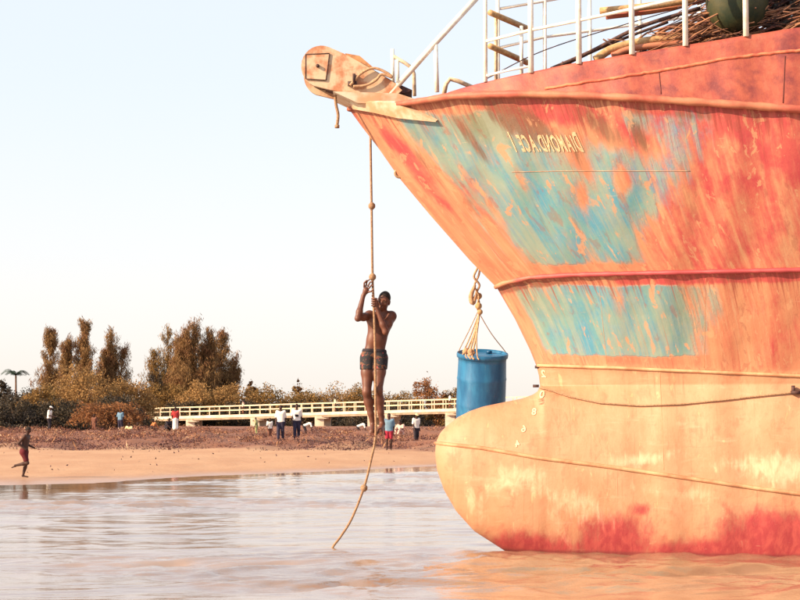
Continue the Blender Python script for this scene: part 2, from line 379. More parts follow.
# grid of the shell: rows from keel to sheer, columns from the stem aft
low_z = np.r_[-.75, -.5, -.3, np.linspace(-.15, 1.45, 62), np.linspace(1.47, ZT+.01, 40)]
rows_up = np.linspace(0, 1, 120)[1:]
tc = np.linspace(0, 1, 210)**1.7
Xg = []; Zg = []
for z in low_z:
    x0 = float(xs(z)); Xg.append(x0+tc*(XEND-x0)); Zg.append(np.full_like(tc, z))
zk = ZT+.01
for wv in rows_up:
    z = np.full_like(tc, zk+(RP[0].z-zk)*wv)
    for k in range(8):
        x0 = xs(z); x = x0+tc*(XEND-x0); z = zk+(zr(x)-zk)*wv
    Xg.append(x); Zg.append(z)
Xg = np.array(Xg); Zg = np.array(Zg); Bg = half_d(Xg, Zg); Bg[:, 0] = 0
ny_, nx_ = Xg.shape
i = np.arange(ny_-1)[:, None]*nx_+np.arange(nx_-1)[None, :]
Qh = np.stack([i, i+1, i+nx_+1, i+nx_], -1).reshape(-1, 4)
near = np.stack([Xg, YC-Bg, Zg], -1).reshape(-1, 3)

# where the old paint coats remain, in metres of hull, laid out with the help of the projected outline
pxg, pyg = proj(near[:, 0], near[:, 1], near[:, 2])
def blob(cx, cy, rx, ry, ang=0):
    a = R(ang); dx = pxg-cx; dy = pyg-cy
    u = dx*math.cos(a)+dy*math.sin(a); v = -dx*math.sin(a)+dy*math.cos(a)
    return np.exp(-((u/rx)**2+(v/ry)**2))
def field(L): 
    o = np.zeros_like(pxg)
    for a, *b in L: o = np.maximum(o, a*blob(*b))
    return o
up = sstep(372, 358, pyg-(pxg-540)*.035)           # above the lower chine
stx = np.interp(pyg, [109, 127, 147.5, 179, 215, 260.5, 288, 319, 350, 366], [349, 362, 378, 400, 430, 470, 497, 515, 530, 537])
reg_u = sstep(8, 55, pxg-stx)*sstep(765-.30*(pyg-110), 680-.30*(pyg-110), pxg)*sstep(103, 118, pyg)*sstep(272, 262, pyg)
reg_l = sstep(4, 26, pxg-stx)*sstep(750, 670, pxg)*sstep(281, 288, pyg)*sstep(360, 354, pyg)
teal = ((.5+.1*sstep(540, 470, pxg))*reg_u+field([(.26, 412, 140, 45, 12, 50), (.28, 535, 200, 70, 30, 62), (.34, 610, 212, 50, 38, 75), (.26, 560, 240, 60, 22, 60), (.2, 486, 118, 34, 16, 40), (.15, 690, 160, 14, 26, 80)])*reg_u
        -field([(.5, 440, 175, 60, 7, 52), (.45, 600, 128, 60, 14, 20), (.35, 500, 235, 55, 9, 58), (.4, 585, 170, 32, 8, 62), (.55, 623, 180, 15, 9, 80), (.5, 583, 192, 18, 7, 75), (.4, 520, 178, 20, 6, 60), (.35, 560, 120, 60, 14, 5), (.35, 400, 160, 60, 8, 50), (.4, 660, 240, 30, 24, 80)])*reg_u
        +.74*reg_l+field([(.3, 585, 330, 30, 34, 80), (.32, 655, 325, 24, 40, 82), (.15, 530, 320, 30, 34, 60)])*reg_l-field([(.34, 622, 320, 50, 7, 78), (.25, 552, 300, 30, 8, 60), (.3, 690, 310, 40, 8, 80)])*reg_l)*up
red = .52*sstep(560, 720, pxg+.25*(270-pyg))*sstep(276, 268, pyg)+.3*sstep(690, 760, pxg)*sstep(280, 290, pyg)*up
red = np.maximum(red, field([(1.0, 720, 122, 110, 26, 2), (.9, 560, 112, 70, 16, 4), (.85, 790, 150, 60, 55, 0), (.6, 800, 225, 55, 60, 0), (.65, 740, 190, 40, 50, 80), (.75, 415, 165, 70, 12, 50), (.6, 470, 195, 50, 10, 55), (.6, 640, 130, 60, 25, 10), (.5, 790, 330, 20, 30, 80)])*up)
kn = np.interp(pxg, [495, 505, 530, 570, 610, 700, 800, 1100], [287, 283, 277.5, 275, 274, 272, 270, 268])
band = np.exp(-((pyg-kn-7)/5)**2)  # strip under the knuckle strake: red paint, with its shade partly painted in
red = np.maximum(red, band*1.25*sstep(585, 640, pxg)); teal *= 1-np.exp(-((pyg-kn+2)/7)**2)*.9
teal *= 1-.8*np.exp(-((pyg-358-(pxg-540)*.05)/5)**2)
green = field([(1, 480, 118, 60, 30, 30), (.95, 505, 300, 40, 50, 60), (.8, 460, 200, 60, 25, 55), (.6, 560, 140, 40, 30, 40), (.6, 690, 300, 40, 60, 0), (.5, 420, 140, 40, 20, 50)])
brown = np.maximum(field([(.8, 470, 138, 60, 7, 52), (.75, 640, 138, 30, 12, 60), (.7, 575, 150, 36, 9, 62), (.65, 425, 165, 60, 5, 50), (.6, 545, 225, 60, 6, 62), (.6, 690, 215, 60, 7, 78), (.55, 520, 310, 40, 6, 60), (1.1, 520, 122, 55, 18, 30), (.8, 600, 125, 45, 16, 40), (.6, 690, 115, 50, 7, 3), (.55, 455, 118, 40, 8, 45), (.55, 640, 112, 20, 10, 0), (.55, 680, 124, 12, 8, 0), (.5, 445, 150, 40, 6, 55), (.5, 480, 250, 30, 4, 60)])*up, band*.95*sstep(600, 540, pxg))
brown = np.maximum(brown, band*.6*np.exp(-((pxg-735)/40)**2))
crim = .55*np.exp(-((np.interp(pxg, [480, 800], [548, 556])-pyg)/12)**2)*(pxg > 470)+field([(1.1, 615, 532, 46, 24, 5), (1.3, 770, 535, 66, 30, 0), (1.0, 740, 548, 60, 18, 0), (.8, 530, 542, 45, 16, 10), (.9, 640, 510, 14, 8, 0), (.6, 690, 548, 60, 10, 0)])
pale = field([(.8, 515, 480, 44, 17, -8), (.6, 475, 500, 14, 26, -20), (.95, 790, 470, 70, 18, 4), (.7, 570, 500, 44, 16, 25), (.7, 640, 460, 50, 8, -8), (.6, 555, 520, 26, 8, 60), (.55, 690, 495, 60, 10, 8)])*(1-up)
hp_near = dict(teal=teal, red=red, green=np.clip(green, 0, 1), brown=brown, crim=crim, pale=pale, low=1-up, wet=np.exp(-np.maximum(near[:, 2]-.01, 0)/.045), below=np.maximum(np.exp(-np.maximum(zr(near[:, 0])-near[:, 2], 0)/.3), np.where(pyg > kn, np.exp(-np.maximum(pyg-kn, 0)/22), 0)*up))
ship = empty('fishing_ship', (2.0, YC, 0.0))
tag(ship, 'rusty peeling orange, red and teal steel ship with bulbous bow rising from the water', 'ship')
far = near.copy(); far[:, 1] = 2*YC-near[:, 1]; NV = len(near)
hull = fast_mesh('hull', np.r_[near, far], np.r_[Qh, (Qh+NV)[:, ::-1]], M['hull'], ship, True)
for k, a in hp_near.items(): attr(hull, k, np.r_[a, a])
def hull_uv(o, V):
    x, z = V[:, 0], V[:, 2]
    u = x-xs_h(np.maximum(z, ZT))*np.exp(-np.maximum(x-xs_h(np.maximum(z, ZT)), 0)/3.2)
    li = np.empty(len(o.data.loops), np.int32); o.data.loops.foreach_get('vertex_index', li)
    uvl = o.data.uv_layers.new(name='hull_uv'); uvl.data.foreach_set('uv', np.stack([u, z], 1)[li].astype(np.float32).ravel())
hull_uv(hull, np.r_[near, far])

def mirror(P): return [Vector((p.x, 2*YC-p.y, p.z)) for p in P]
def hull_line(pts, out, n=60, aft=True):
    pp = interp_poly(pts, n); L = [hit(a, b, out) for a, b in pp]
    if aft:
        a, b = L[-6], L[-1]; dz = (b.z-a.z)/(b.x-a.x)*.5
        for x in np.linspace(b.x+.15, XEND-.02, 24):
            z = b.z+dz*(x-b.x); L.append(Vector((x, YC-float(half_d(x, z))-out, z)))
    return L
# rub rail right round the bow, both sides in one bent pipe
tipr = hull_line(RUB[:5], .012, 30, False)
MB().tube(mirror(tipr)[::-1]+tipr, .026, 8).build('sheer_bar', mat('sheer_bar_paint', (.24, .06, .04), (.36, .12, .07), 5, .6, .3), ship)
rr = hull_line([(399, 103)]+RUB[4:], .035, 80)
for both in (rr, mirror(rr)): MB().tube(both, [min(.04, .02+.005*k)+.003*math.sin(k*.9)+random.uniform(-.003, .003) for k in range(len(both))], 10).build('rub_rail', M['rail_orange'], ship)
t = NT('strake_paint'); P_ = t.coord(); sx_ = t.n('ShaderNodeSeparateXYZ'); t.l(P_, sx_.inputs[0]); nn = t.noise(P_, 3.5, 7, .65)
t.col(t.mix(t.ramp(t.math('ADD', sx_.outputs[0], t.math('MULTIPLY', nn, 2.6)), 1.6, 3.4), (.48, .23, .12), (.35, .045, .05))); t.set(Roughness=.6); t.bump(nn, .4, .012); M['hull_trim'] = t.m
kl = hull_line([(496, 286.5), (505, 282.5), (530, 277), (570, 274.5), (610, 273.5), (700, 271.5), (800, 269.5)], .012, 70)
for L in (kl, mirror(kl)): MB().tube(L, [.026+.002*math.sin(k*1.3)+random.uniform(-.003, .003) for k in range(len(L))], 8).build('strake', M['hull_trim'] if 'hull_trim' in M else mat('strake_paint', (.62, .32, .15), (.45, .12, .07), 5, .6, .3), ship)
M['seam'] = mat('seam_paint', (.5, .31, .165), (.42, .17, .085), 5, .6, .3)
cl = hull_line([(537.5, 365.5), (570, 366.5), (620, 368), (640, 369), (720, 372.5), (800, 376)], .0, 60)
bl = hull_line([(435.6, 443), (445, 444), (482, 448), (539, 458), (610, 467), (686, 478), (762, 489), (800, 494)], .0, 70)
for L, r_ in ((cl, .019), (bl, .022)):
    for q in (L, mirror(L)): MB().tube(q, r_, 8).build('strake', M['seam'], ship)
# weld seams
M['weld'] = mat('weld_bead', (.42, .28, .18), (.32, .16, .1), 12, .6, .2)
wl = hull_line([(512, 172), (560, 171), (640, 171), (690, 171)], .001, 40, False)
MB().tube(wl, .004, 6).build('weld_seam', M['weld'], ship)
for pts in ([(706, 278), (704, 368)], [(598, 276), (607, 364)], [(660, 372), (664, 470)]):
    MB().tube(hull_line(pts, -.001, 24, False), .003, 6).build('weld_seam', M['seam'], ship)

M['bulwark_dark'] = mat('bulwark_joint', (.2, .05, .04), None, 9, .7)
# bulwark above the rub rail
BT = [(438, 96.5), (450, 91.5), (465, 87), (480, 83), (520, 74), (560, 65.5), (600, 59), (640, 52), (720, 39.5), (800, 27)]
xb = np.linspace(at(438, 96, 20)[0], XEND, 150)
def edge_y(x): return float(half_d(x, float(zr(x))))
def top_z(x):
    # height of the bulwark's upper edge over the sheer
    if not hasattr(top_z, 'T'):
        T = []
        for a, b in BT:
            p = at(a, b, 19)
            for k in range(20): p = at(a, b, YC-edge_y(p.x)+.03)
            T.append((p.x, p.z))
        top_z.T = np.array(T)
    T = top_z.T
    return float(np.interp(x, np.r_[T[:, 0], 12], np.r_[T[:, 1], T[-1, 1]+.9]))
V = []; nr = 12
for x in xb:
    z0 = float(zr(x)); z1 = max(top_z(x), z0+.01); y0 = YC-edge_y(x)
    for k in range(nr):
        q = k/(nr-1); V.append((x, y0-.01+.05*q, z0+(z1-z0)*q))
V = np.array(V); nb = len(xb)
i = np.arange(nb-1)[:, None]*nr+np.arange(nr-1)[None, :]
Qb = np.stack([i, i+nr, i+nr+1, i+1], -1).reshape(-1, 4)
for sgn in (1, -1):
    W_ = V.copy()
    if sgn < 0: W_[:, 1] = 2*YC-W_[:, 1]
    inn = W_.copy(); inn[:, 1] += .03*sgn
    A = np.r_[W_, inn]; n0 = len(W_); top = np.arange(nb-1)*nr+nr-1
    cap = np.stack([top, top+nr, top+nr+n0, top+n0], 1)
    bw = fast_mesh('bulwark', A, np.r_[Qb if sgn > 0 else Qb[:, ::-1], (Qb+n0)[:, ::-1] if sgn > 0 else Qb+n0, cap], M['bulwark'], ship, True); hull_uv(bw, A)
def bul_pt(px, py, out=.0):
    p = at(px, py, 19)
    for k in range(20):
        z0 = float(zr(p.x)); q_ = min(max((p.z-z0)/max(top_z(p.x)-z0, .01), 0), 1); p = at(px, py, YC-edge_y(p.x)-.01+.05*q_-out)
    return p
sr = [bul_pt(a, b) for a, b in interp_poly([(545, 88.5), (560, 86), (600, 80), (640, 74), (680, 67), (720, 59.5), (760, 54.5), (800, 50.5)], 60)]
sr = [p+Vector((0, 0, random.uniform(-.006, .006))) for p in sr]
sr += [sr[-1]+Vector((k*.3, -.05*k, .06*k)) for k in range(1, 5)]
MB().tube(sr, .018, 6).build('weld_seam', M['bulwark'] if False else mat('bulwark_seam', (.62, .2, .1), (.5, .1, .06), 9, .6, .3), ship)
for a, b, c_, d in ((785, 56, 783, 103), (659, 72, 661, 94)):
    MB().tube([bul_pt(a+(c_-a)*k/5, b+(d-b)*k/5) for k in range(6)], .006, 5).build('weld_seam', M['bulwark_dark'], ship)
# fore deck
dk = []; xd = np.linspace(-.45, XEND, 40)
for x in xd:
    b = max(edge_y(x)-.05, .0); zz = float(zr(x))-.06
    dk += [(x, YC-b, zz), (x, YC+b, zz)]
mesh('deck', dk, [(2*k, 2*k+2, 2*k+3, 2*k+1) for k in range(len(xd)-1)], mat('deck_paint', (.28, .10, .06), (.2, .07, .05), 3, .8), ship)
# transom plate closing the modelled length
tv = []; col = [r_*nx_+nx_-1 for r_ in range(ny_)]
for c_ in col: tv += [near[c_], far[c_]]
mesh('bulkhead', tv, [(2*k, 2*k+1, 2*k+3, 2*k+2) for k in range(len(col)-1)], M['dark_steel'], ship, False)

# ship's name, mirrored as in the picture, each letter a part
def letters(txt, px0, width, py0, hcap, hsmall, shear, m, parent, name='letter', gap=.12, spans=None):
    glyphs = []
    for ch in txt:
        if ch == ' ': glyphs.append((None, .45, ch)); continue
        cu = bpy.data.curves.new('g', 'FONT'); cu.body = ch; cu.offset = .03; cu.resolution_u = 3
        to = bpy.data.objects.new('g', cu); C.objects.link(to); bpy.context.view_layer.update()
        me = bpy.data.meshes.new_from_object(to.evaluated_get(bpy.context.evaluated_depsgraph_get()))
        bpy.data.objects.remove(to); v = np.array([q.co[:] for q in me.vertices]); f = [tuple(p.vertices) for p in me.polygons]
        v[:, 0] -= v[:, 0].min(); glyphs.append((v, v[:, 0].max(), f))
    tot = sum(g[1]+gap for g in glyphs)-gap; x = 0; k = width/tot
    for n, (v, wd, f) in enumerate(glyphs):
        if v is not None:
            hh = (hcap if n in (0, len(glyphs)-1) else hsmall)/.7
            P = []
            for q in v:
                h = q[1]*hh; P.append(hit(px0-(x+q[0])*k-shear*h, py0-h, .006))
            mesh(name, P, f, m, parent, False)
        x += wd+gap
letters('DIAMOND.ACE 1', 584, 68, 151, 19, 16, .45, M['letter_cream'], ship)
for ch, px, py, h in (('2', 546.5, 377, 7), ('0', 544, 398, 7), ('8', 536, 415, 6.5), ('6', 525.5, 432, 6.5), ('4', 519.5, 447, 6.5)):
    letters(ch, px, 4.6, py, h, h, .2 if py < 380 else -.15, M['mark_white'], ship, 'draft_mark')

# ring on the stem, small stem fittings
p = at(399.5, 173, YC); mb = MB()
mb.tube([p+Vector((math.cos(a)*.05, 0, math.sin(a)*.05)) for a in np.linspace(0, 2*math.pi, 15)], .016, 8, False)
mb.box(p+Vector((.085, 0, .01)), (.1, .03, .05)); mb.build('lifting_eye', mat('eye_paint', (.5, .3, .17), None, 20), ship)
for px, py in ((536.5, 367), (534.5, 386)):
    q = at(px, py, YC); MB().tube([q+Vector((-.018, 0, 0)), q+Vector((.05, 0, 0))], .016, 8).build('stem_bolt', M['dark_steel'], ship)
q = hit(796, 393, .02); MB().box(q, (.1, .08, .035)).box(q+Vector((-.03, -.01, .03)), (.03, .05, .09)).build('cleat', M['dark_steel'], ship)

# bow roller: two cheek plates, dark fill for the shaded gap, roller, gusset
def plate(pts, y0, y1, name, m, parent):
    P = [at(a, b, YC) for a, b in pts]; n = len(P)
    v = [(p.x, y0, p.z) for p in P]+[(p.x, y1, p.z) for p in P]
    return mesh(name, v, [tuple(range(n-1, -1, -1)), tuple(range(n, 2*n))]+[(k, (k+1) % n, n+(k+1) % n, n+k) for k in range(n)], m, parent, False)
arc = [(322.5+20*math.cos(a), 71.5+20.5*math.sin(a)) for a in np.linspace(R(112), R(292), 16)]
cheek = arc+[(345, 59), (365, 70), (395, 88), (402, 95), (398, 98.5), (340, 96.5)]
plate(cheek, YC-.30, YC-.25, 'cheek_plate', M['roller_paint'], ship)
plate(cheek, YC+.25, YC+.30, 'cheek_plate', M['roller_paint'], ship)
plate([(346, 57.5), (360, 60), (373, 71), (372, 76), (360, 72)], YC-.24, YC-.1, 'guide_plate', mat('guide_orange', (.6, .27, .12), None, 9), ship)
plate([(325, 88), (340, 92), (404, 97), (412, 94), (395, 86.5), (362, 67), (352, 66)], YC-.2495, YC+.2495, 'gap_shade', M['dark_steel'], ship)  # dark solid stands in for the shade between the cheeks
rp = at(322.5, 71.5, YC); MB().tube([rp+Vector((0, -.249, 0)), rp+Vector((0, .249, 0))], .17, 20).build('roller', M['dark_steel'], ship)
sq = [(307, 60), (330.5, 59), (327, 85.5), (307, 84)]
ins = plate(sq, YC-.312, YC-.3005, 'cover_plate', M['roller_paint'], ship)
for k in range(4):
    a, b = at(*sq[k], YC), at(*sq[(k+1) % 4], YC)
    MB().tube([(a.x, YC-.312, a.z), (b.x, YC-.312, b.z)], .006, 5).build('weld_seam', M['dark_steel'], ins)
q = at(319, 71.5, YC); MB().tube([(q.x, YC-.345, q.z), (q.x, YC-.311, q.z)], .02, 8).build('bolt', M['dark_steel'], ins)
plate([(334, 96.8), (398, 98.8), (420, 106), (438, 119.5), (425, 118.5), (400, 114), (376, 109), (358, 108)], YC-.34, YC+.34, 'gusset', M['gusset_paint'], ship)
tp_ = interp_poly([(352, 100.5), (395, 101), (408, 106), (438, 119.6)], 30); bt_ = interp_poly([(356, 107.5), (376, 111), (400, 116.5), (438.2, 120.3)], 30); fv_ = []
for o_ in (.05, .0):
    for c2 in (tp_, bt_): fv_ += [hit(x_, y_, o_) for x_, y_ in c2]
fq = lambda A, B, fl: [((A*30+k, B*30+k, B*30+k+1, A*30+k+1) if fl else (A*30+k, A*30+k+1, B*30+k+1, B*30+k)) for k in range(29)]
mesh('gusset', fv_, fq(0, 1, True)+fq(2, 0, True)+fq(1, 3, True), M['gusset_paint'], ship, False)
q = at(353, 89, YC); MB().box((q.x, YC-.32, q.z), (.1, .04, .05)).box((q.x+.02, YC-.33, q.z+.06), (.03, .06, .1)).build('shackle', M['dark_steel'], ship)

# railings
WP = M['white_paint']
def pipe(pts, r=.022, m=None, name='rail', n=8): return MB().tube([Vector(p) for p in pts], r, n).build(name, m or WP, ship)
def NEAR(px, py, off=.04):                     # point above the near bulwark
    p = at(px, py, 19)
    for k in range(20): p = at(px, py, YC-edge_y(p.x)+off)
    return p
def FAR(px, py):                               # point above the far bulwark
    p = at(px, py, 22)
    for k in range(20): p = at(px, py, YC+edge_y(p.x)-.04)
    return p
POST = [(485.5, 80), (531, 71), (579, 62), (632, 52.5), (685.5, 44), (746, 34.5)]
for k, (px, py) in enumerate(POST):
    b = NEAR(px, py); pipe([b-Vector((0, 0, .02)), b+Vector((0, 0, 1.45))], .03 if k else .022, None, 'post')
far_posts = [(498, 77), (545, 68), (590, 58), (640, 48), (700, 40)]
MB_z = {}
for px, py in far_posts:
    b = FAR(px, py); pipe([Vector((b.x, b.y, float(zr(b.x)))), Vector((b.x, b.y, b.z+1.3))], .026, None, 'post')
def rail(fn, pts, r=.018, m=None): pipe([fn(a, b) for a, b in pts], r, m)
rail(NEAR, [(485, 41.5), (531, 30), (579, 20.5), (632, 9), (690, -4), (760, -20)])
rail(NEAR, [(485, -8), (531, -20), (579, -30), (632, -42), (746, -64)])
rail(FAR, [(498, 48), (545, 37), (590, 31), (640, 24), (720, 12)])
rail(FAR, [(498, 9), (545, 1), (590, -7), (640, -15)])
rail(NEAR, [(485.5, 76), (505, 71), (531, 66)], .014)
# athwartship timbers and thin stanchions at the front of the fore deck rail
for a, b in (((490, 12.5), (526, 28)), ((490, 46), (528, 63))):
    pipe([NEAR(*a), (NEAR(*a)+FAR(*b))*.5+Vector((0, 0, 0)), FAR(*b)] if False else [at(*a, 19.6), at(*b, 20.3)], .035, M['tan_wood'], 'cross_rail')
for px, y0, y1 in ((496, 14, 75), (521.5, 26, 70)):
    pipe([at(px, y1+6, 19.8), at(px, y0, 19.8)], .02, mat('cream_pipe', (.66, .5, .34), None, 14) if px < 500 else None, 'post')
# sloping handrail beside the roller, with its posts
pipe([at(389, 95, YC-.27), at(436, 42, YC-.27), at(482, -8, YC-.27)], .034)
pipe([at(437, 92, YC-.27), at(435.5, 43, YC-.27)], .026, None, 'post')
far_y = YC+.32
pipe([at(393, 84, far_y), at(392.5, 49, far_y)], .022, None, 'post'); pipe([at(398, 86, far_y), at(397.5, 58, far_y)], .02, None, 'post')
pipe([at(393, 56, far_y), at(405, 63, far_y), at(412, 68, far_y), at(414, 74, far_y), at(414.5, 96, far_y)], .022, mat('cream_rail', (.7, .52, .36), None, 14))
pipe([at(444, 94, YC), at(446, 84, YC), at(450, 79, YC), at(458, 81, YC), at(474, 88, YC)], .026, mat('cream_bow', (.7, .52, .36), None, 14))

# ------------------------------------------------------------------ ropes and drum
def knotted(mb, p, r): mb.tube([p+Vector((0, 0, -r)), p+Vector((0, 0, -r*.5)), p, p+Vector((0, 0, r*.5)), p+Vector((0, 0, r))], [r*.4, r*.9, r, r*.9, r*.4], 8)
YR = 20.92
rope_px = [(370.5, 108), (370.5, 140), (371.5, 205), (372.5, 276), (373.5, 300), (375, 345), (375.5, 400), (375.5, 436), (370.5, 462), (364, 487.5), (352, 518), (341, 536), (334, 545)]
RPTS = spline([at(a, b, YR) for a, b in rope_px], 8); RPTS.append(RPTS[-1]+Vector((-.08, -.02, -.15)))
climb = MB().tube(RPTS, .014, 8).build('climbing_rope', M['rope'])
tag(climb, 'long knotted rope hanging from the bow down into the water', 'rope')
for px, py in ((371.8, 206), (372.5, 277), (364, 488)):
    mb = MB(); knotted(mb, at(px, py, YR), .042); mb.build('knot', M['rope'], climb)
mb = MB(); mb.tube(spline([(lambda p: Vector((p.x, YC-.34, p.z)))(at(a, b, YC)) for a, b in [(351, 91), (362, 79), (374, 74), (386, 78), (392, 83), (382, 80), (376, 86), (366, 91), (354, 92)]], 8), .016, 7)
tag(mb.build('rope', M['rope_pale']), 'short rope looped over the rusty bow roller cheek', 'rope')
mb = MB(); mb.tube(spline([at(a, b, YC-.2) for a, b in [(335, 95), (336, 105), (338, 115), (337, 126)]], 6), .018, 7); mb.tube([at(337, 125, YC-.2), at(337, 128, YC-.2)], .028, 7)
tag(mb.build('rope', M['rope']), 'frayed rope end dangling below the bow roller', 'rope')
hw = hull_line([(541, 389), (570, 398), (600, 404), (640, 406.5), (680, 405), (720, 401), (760, 396.5), (794, 393)], .02, 60, False)
tag(MB().tube(hw, .008, 6).build('rope', M['rope']), 'thin line slung along the pale lower hull to a cleat', 'rope')

YB = 20.98
bc = at(482.5, 353, YB)
drum = empty('drum', bc-Vector((0, 0, .88))); 
tag(drum, 'blue plastic drum hanging behind the bulbous bow', 'drum')
tilt = Matrix.Rotation(R(11), 3, 'X') @ Matrix.Rotation(R(1.5), 3, 'Y')
def lathe(prof, n=40):
    V = []; f = []
    for r_, z in prof: V += [tilt @ Vector((r_*math.cos(2*math.pi*k/n), r_*math.sin(2*math.pi*k/n), z))+bc for k in range(n)]
    for a in range(len(prof)-1): f += [(a*n+k, a*n+(k+1) % n, (a+1)*n+(k+1) % n, (a+1)*n+k) for k in range(n)]
    return V, f
prof = [(.0, -.9), (.22, -.9), (.265, -.87), (.285, -.78), (.288, -.62), (.292, -.6), (.288, -.58), (.286, -.32), (.291, -.3), (.286, -.28), (.28, -.1), (.283, -.055), (.298, -.05), (.302, -.02), (.298, .0), (.288, .004), (.282, -.02), (.27, -.028), (.0, -.022)]
t = NT('drum_plastic'); f = t.noise(t.mapv(t.coord(), (3, 3, .8)), 3, 7, .65)
s2_ = t.ramp(t.noise(t.mapv(t.coord(), (9, 9, 1.3)), 4, 6, .7), .62, .7)
t.col(t.mix(t.math('MULTIPLY', s2_, .5), t.mix(t.ramp(f, .35, .7), (.008, .085, .20), (.02, .15, .30)), (.16, .24, .29))); t.set(Roughness=.4); t.bump(t.noise(t.coord(), 9, 5), .12, .01); M['drum'] = t.m
v, f = lathe(prof[:15]); mesh('body', v, f, M['drum'], drum)
v, f = lathe(prof[14:]); mesh('lid', v, f, M['drum'], drum)
for a in (60, 215):
    q = tilt @ Vector((.17*math.cos(R(a)), .17*math.sin(R(a)), -.02))+bc; MB().tube([q, q+Vector((0, 0, .025))], .035, 10).build('bung', M['drum'], drum)
# sling
top = at(477.5, 268, YB-.32); mid = at(479, 312, YB-.12)
sl = MB(); sl.tube(spline([top, at(474, 277, YB-.28), at(479.5, 285, YB-.25), at(476, 294, YB-.2), at(479, 302, YB-.16), mid], 6), .013, 7)
sl.tube(spline([top+Vector((.03, 0, 0)), at(478.5, 276, YB-.28), at(474.5, 286, YB-.25), at(479, 296, YB-.2), at(477, 306, YB-.15), mid], 6), .012, 7)
sling = sl.build('drum_sling', M['rope_pale']); tag(sling, 'bundle of knotted pale ropes holding the blue drum to the stem', 'rope')
rim = lambda a, k=.285: tilt @ Vector((k*math.cos(R(a)), k*math.sin(R(a)), .012))+bc
for tgt, r_ in ((rim(215), .008), (rim(225), .010), (rim(235), .011), (rim(243), .012), (rim(20), .006), (rim(160), .006), (rim(255), .008)):
    m_ = (mid+tgt)*.5+Vector((random.uniform(-.02, .02), -.01, -.02))
    MB().tube(spline([mid+Vector((random.uniform(-.02, .02), 0, .02)), m_, tgt, tgt+Vector((.02, -.02, -.05))], 6), r_, 6).build('strand', M['rope_pale'], sling)
for px, py, r_ in ((479, 296, .036), (478.5, 306, .04), (480, 312, .032)):
    mb = MB(); knotted(mb, at(px, py, YB-.17), r_); mb.build('knot', M['tan_wood'], sling)
mb = MB()
for k in range(7):
    q = rim(218+k*4, .27)+Vector((random.uniform(-.02, .02), random.uniform(-.03, .02), random.uniform(-.02, .05))); knotted(mb, q, random.uniform(.022, .036))
mb.build('knot', M['rope_pale'], sling)
mb = MB(); mb.tube(spline([at(475, 285, YB-.3), at(471, 296, YB-.3), at(473, 303, YB-.3), at(476, 295, YB-.3)], 5), [.015+.015*math.sin(k/15*3.1) for k in range(16)], 6)
mb.build('frayed_end', M['rope_pale'], sling)

# ------------------------------------------------------------------ gear piled on the fore deck
def deck_pt(x, across, z): return Vector((x, YC+across, z))
base_z = lambda x: top_z(x)
pile = MB(); rp_ = random.Random(5)
for k in range(1900):
    x = rp_.uniform(2.1, 6.4); yy = -rp_.uniform(.1, 1.25)*min(1.4, .5+.25*x); h = rp_.random()
    zt_ = base_z(x)-.2+h*(.12+.8*float(sstep(1.9, 4.0, np.array(x))))
    L = rp_.uniform(.3, 1.1); sl0 = rp_.gauss(.32, .22); bend = rp_.uniform(-.12, .2)
    dy = rp_.uniform(-.25, .25); r_ = rp_.uniform(.004, .011)
    P0 = deck_pt(x-L/2, yy-dy/2, zt_-sl0*L/2); P1 = deck_pt(x+L/2, yy+dy/2, zt_+sl0*L/2)
    mid_ = (P0+P1)*.5+Vector((0, 0, bend*L))
    pile.tube([P0, (P0+mid_)*.5+Vector((0, 0, bend*L*.25)), mid_, (P1+mid_)*.5+Vector((0, 0, bend*L*.25)), P1], r_, 5)
t = NT('brushwood'); f = t.noise(t.coord(), 1.7, 4, .6); g = t.noise(t.coord(), 9, 3)
c = t.mix(t.ramp(f, .42, .56), (.035, .014, .014), (.32, .14, .07)); c = t.mix(t.ramp(g, .55, .65), c, (.2, .07, .05)); t.col(c); t.set(Roughness=.85)
o = pile.build('brushwood', t.m); tag(o, 'tangled pile of dry branches, lines and nets behind the railing', 'branches', kind='stuff')
def spar(pts, r, m, label, depth):
    P = [at(a, b, d) for (a, b), d in zip(pts, depth)]
    if len(P) > 2: P = spline(P, 6)
    tag(MB().tube(P, r, 8).build('pole', m), label, 'pole', 'poles and branches lying on the fore deck')
spar([(600, 11), (650, 6), (700, -2)], .04, M['tan_wood'], 'upper thick tan pole lying near the top of the deck railing', [19.4]*3)
spar([(606, 17), (660, 10), (720, -4)], .03, M['rail_orange'], 'orange pole just under the upper thick tan pole', [19.5]*3)
spar([(551, 69), (590, 52), (640, 27), (700, 8)], .022, M['dark_rope'], 'long dark curved branch sloping up from the front of the deck', [19.3, 19.3, 19.2, 19.2])
spar([(560, 67), (610, 44), (668, 22)], .016, M['dark_rope'], 'thinner dark branch under the long curved one', [19.35]*3)
spar([(595, 60), (612, 49), (640, 42), (680, 37)], .045, M['tan_wood'], 'thick bent tan branch resting on the red bulwark edge', [19.1]*4)
spar([(612, 56), (630, 49), (660, 45), (690, 42)], .035, M['rail_orange'], 'short orange branch lowest on the bulwark edge', [19.05]*4)
spar([(484, 80), (545, 50), (640, 20), (720, -3)], .006, M['dark_steel'], 'thin wire slanting up behind the white railing posts', [19.6]*4)
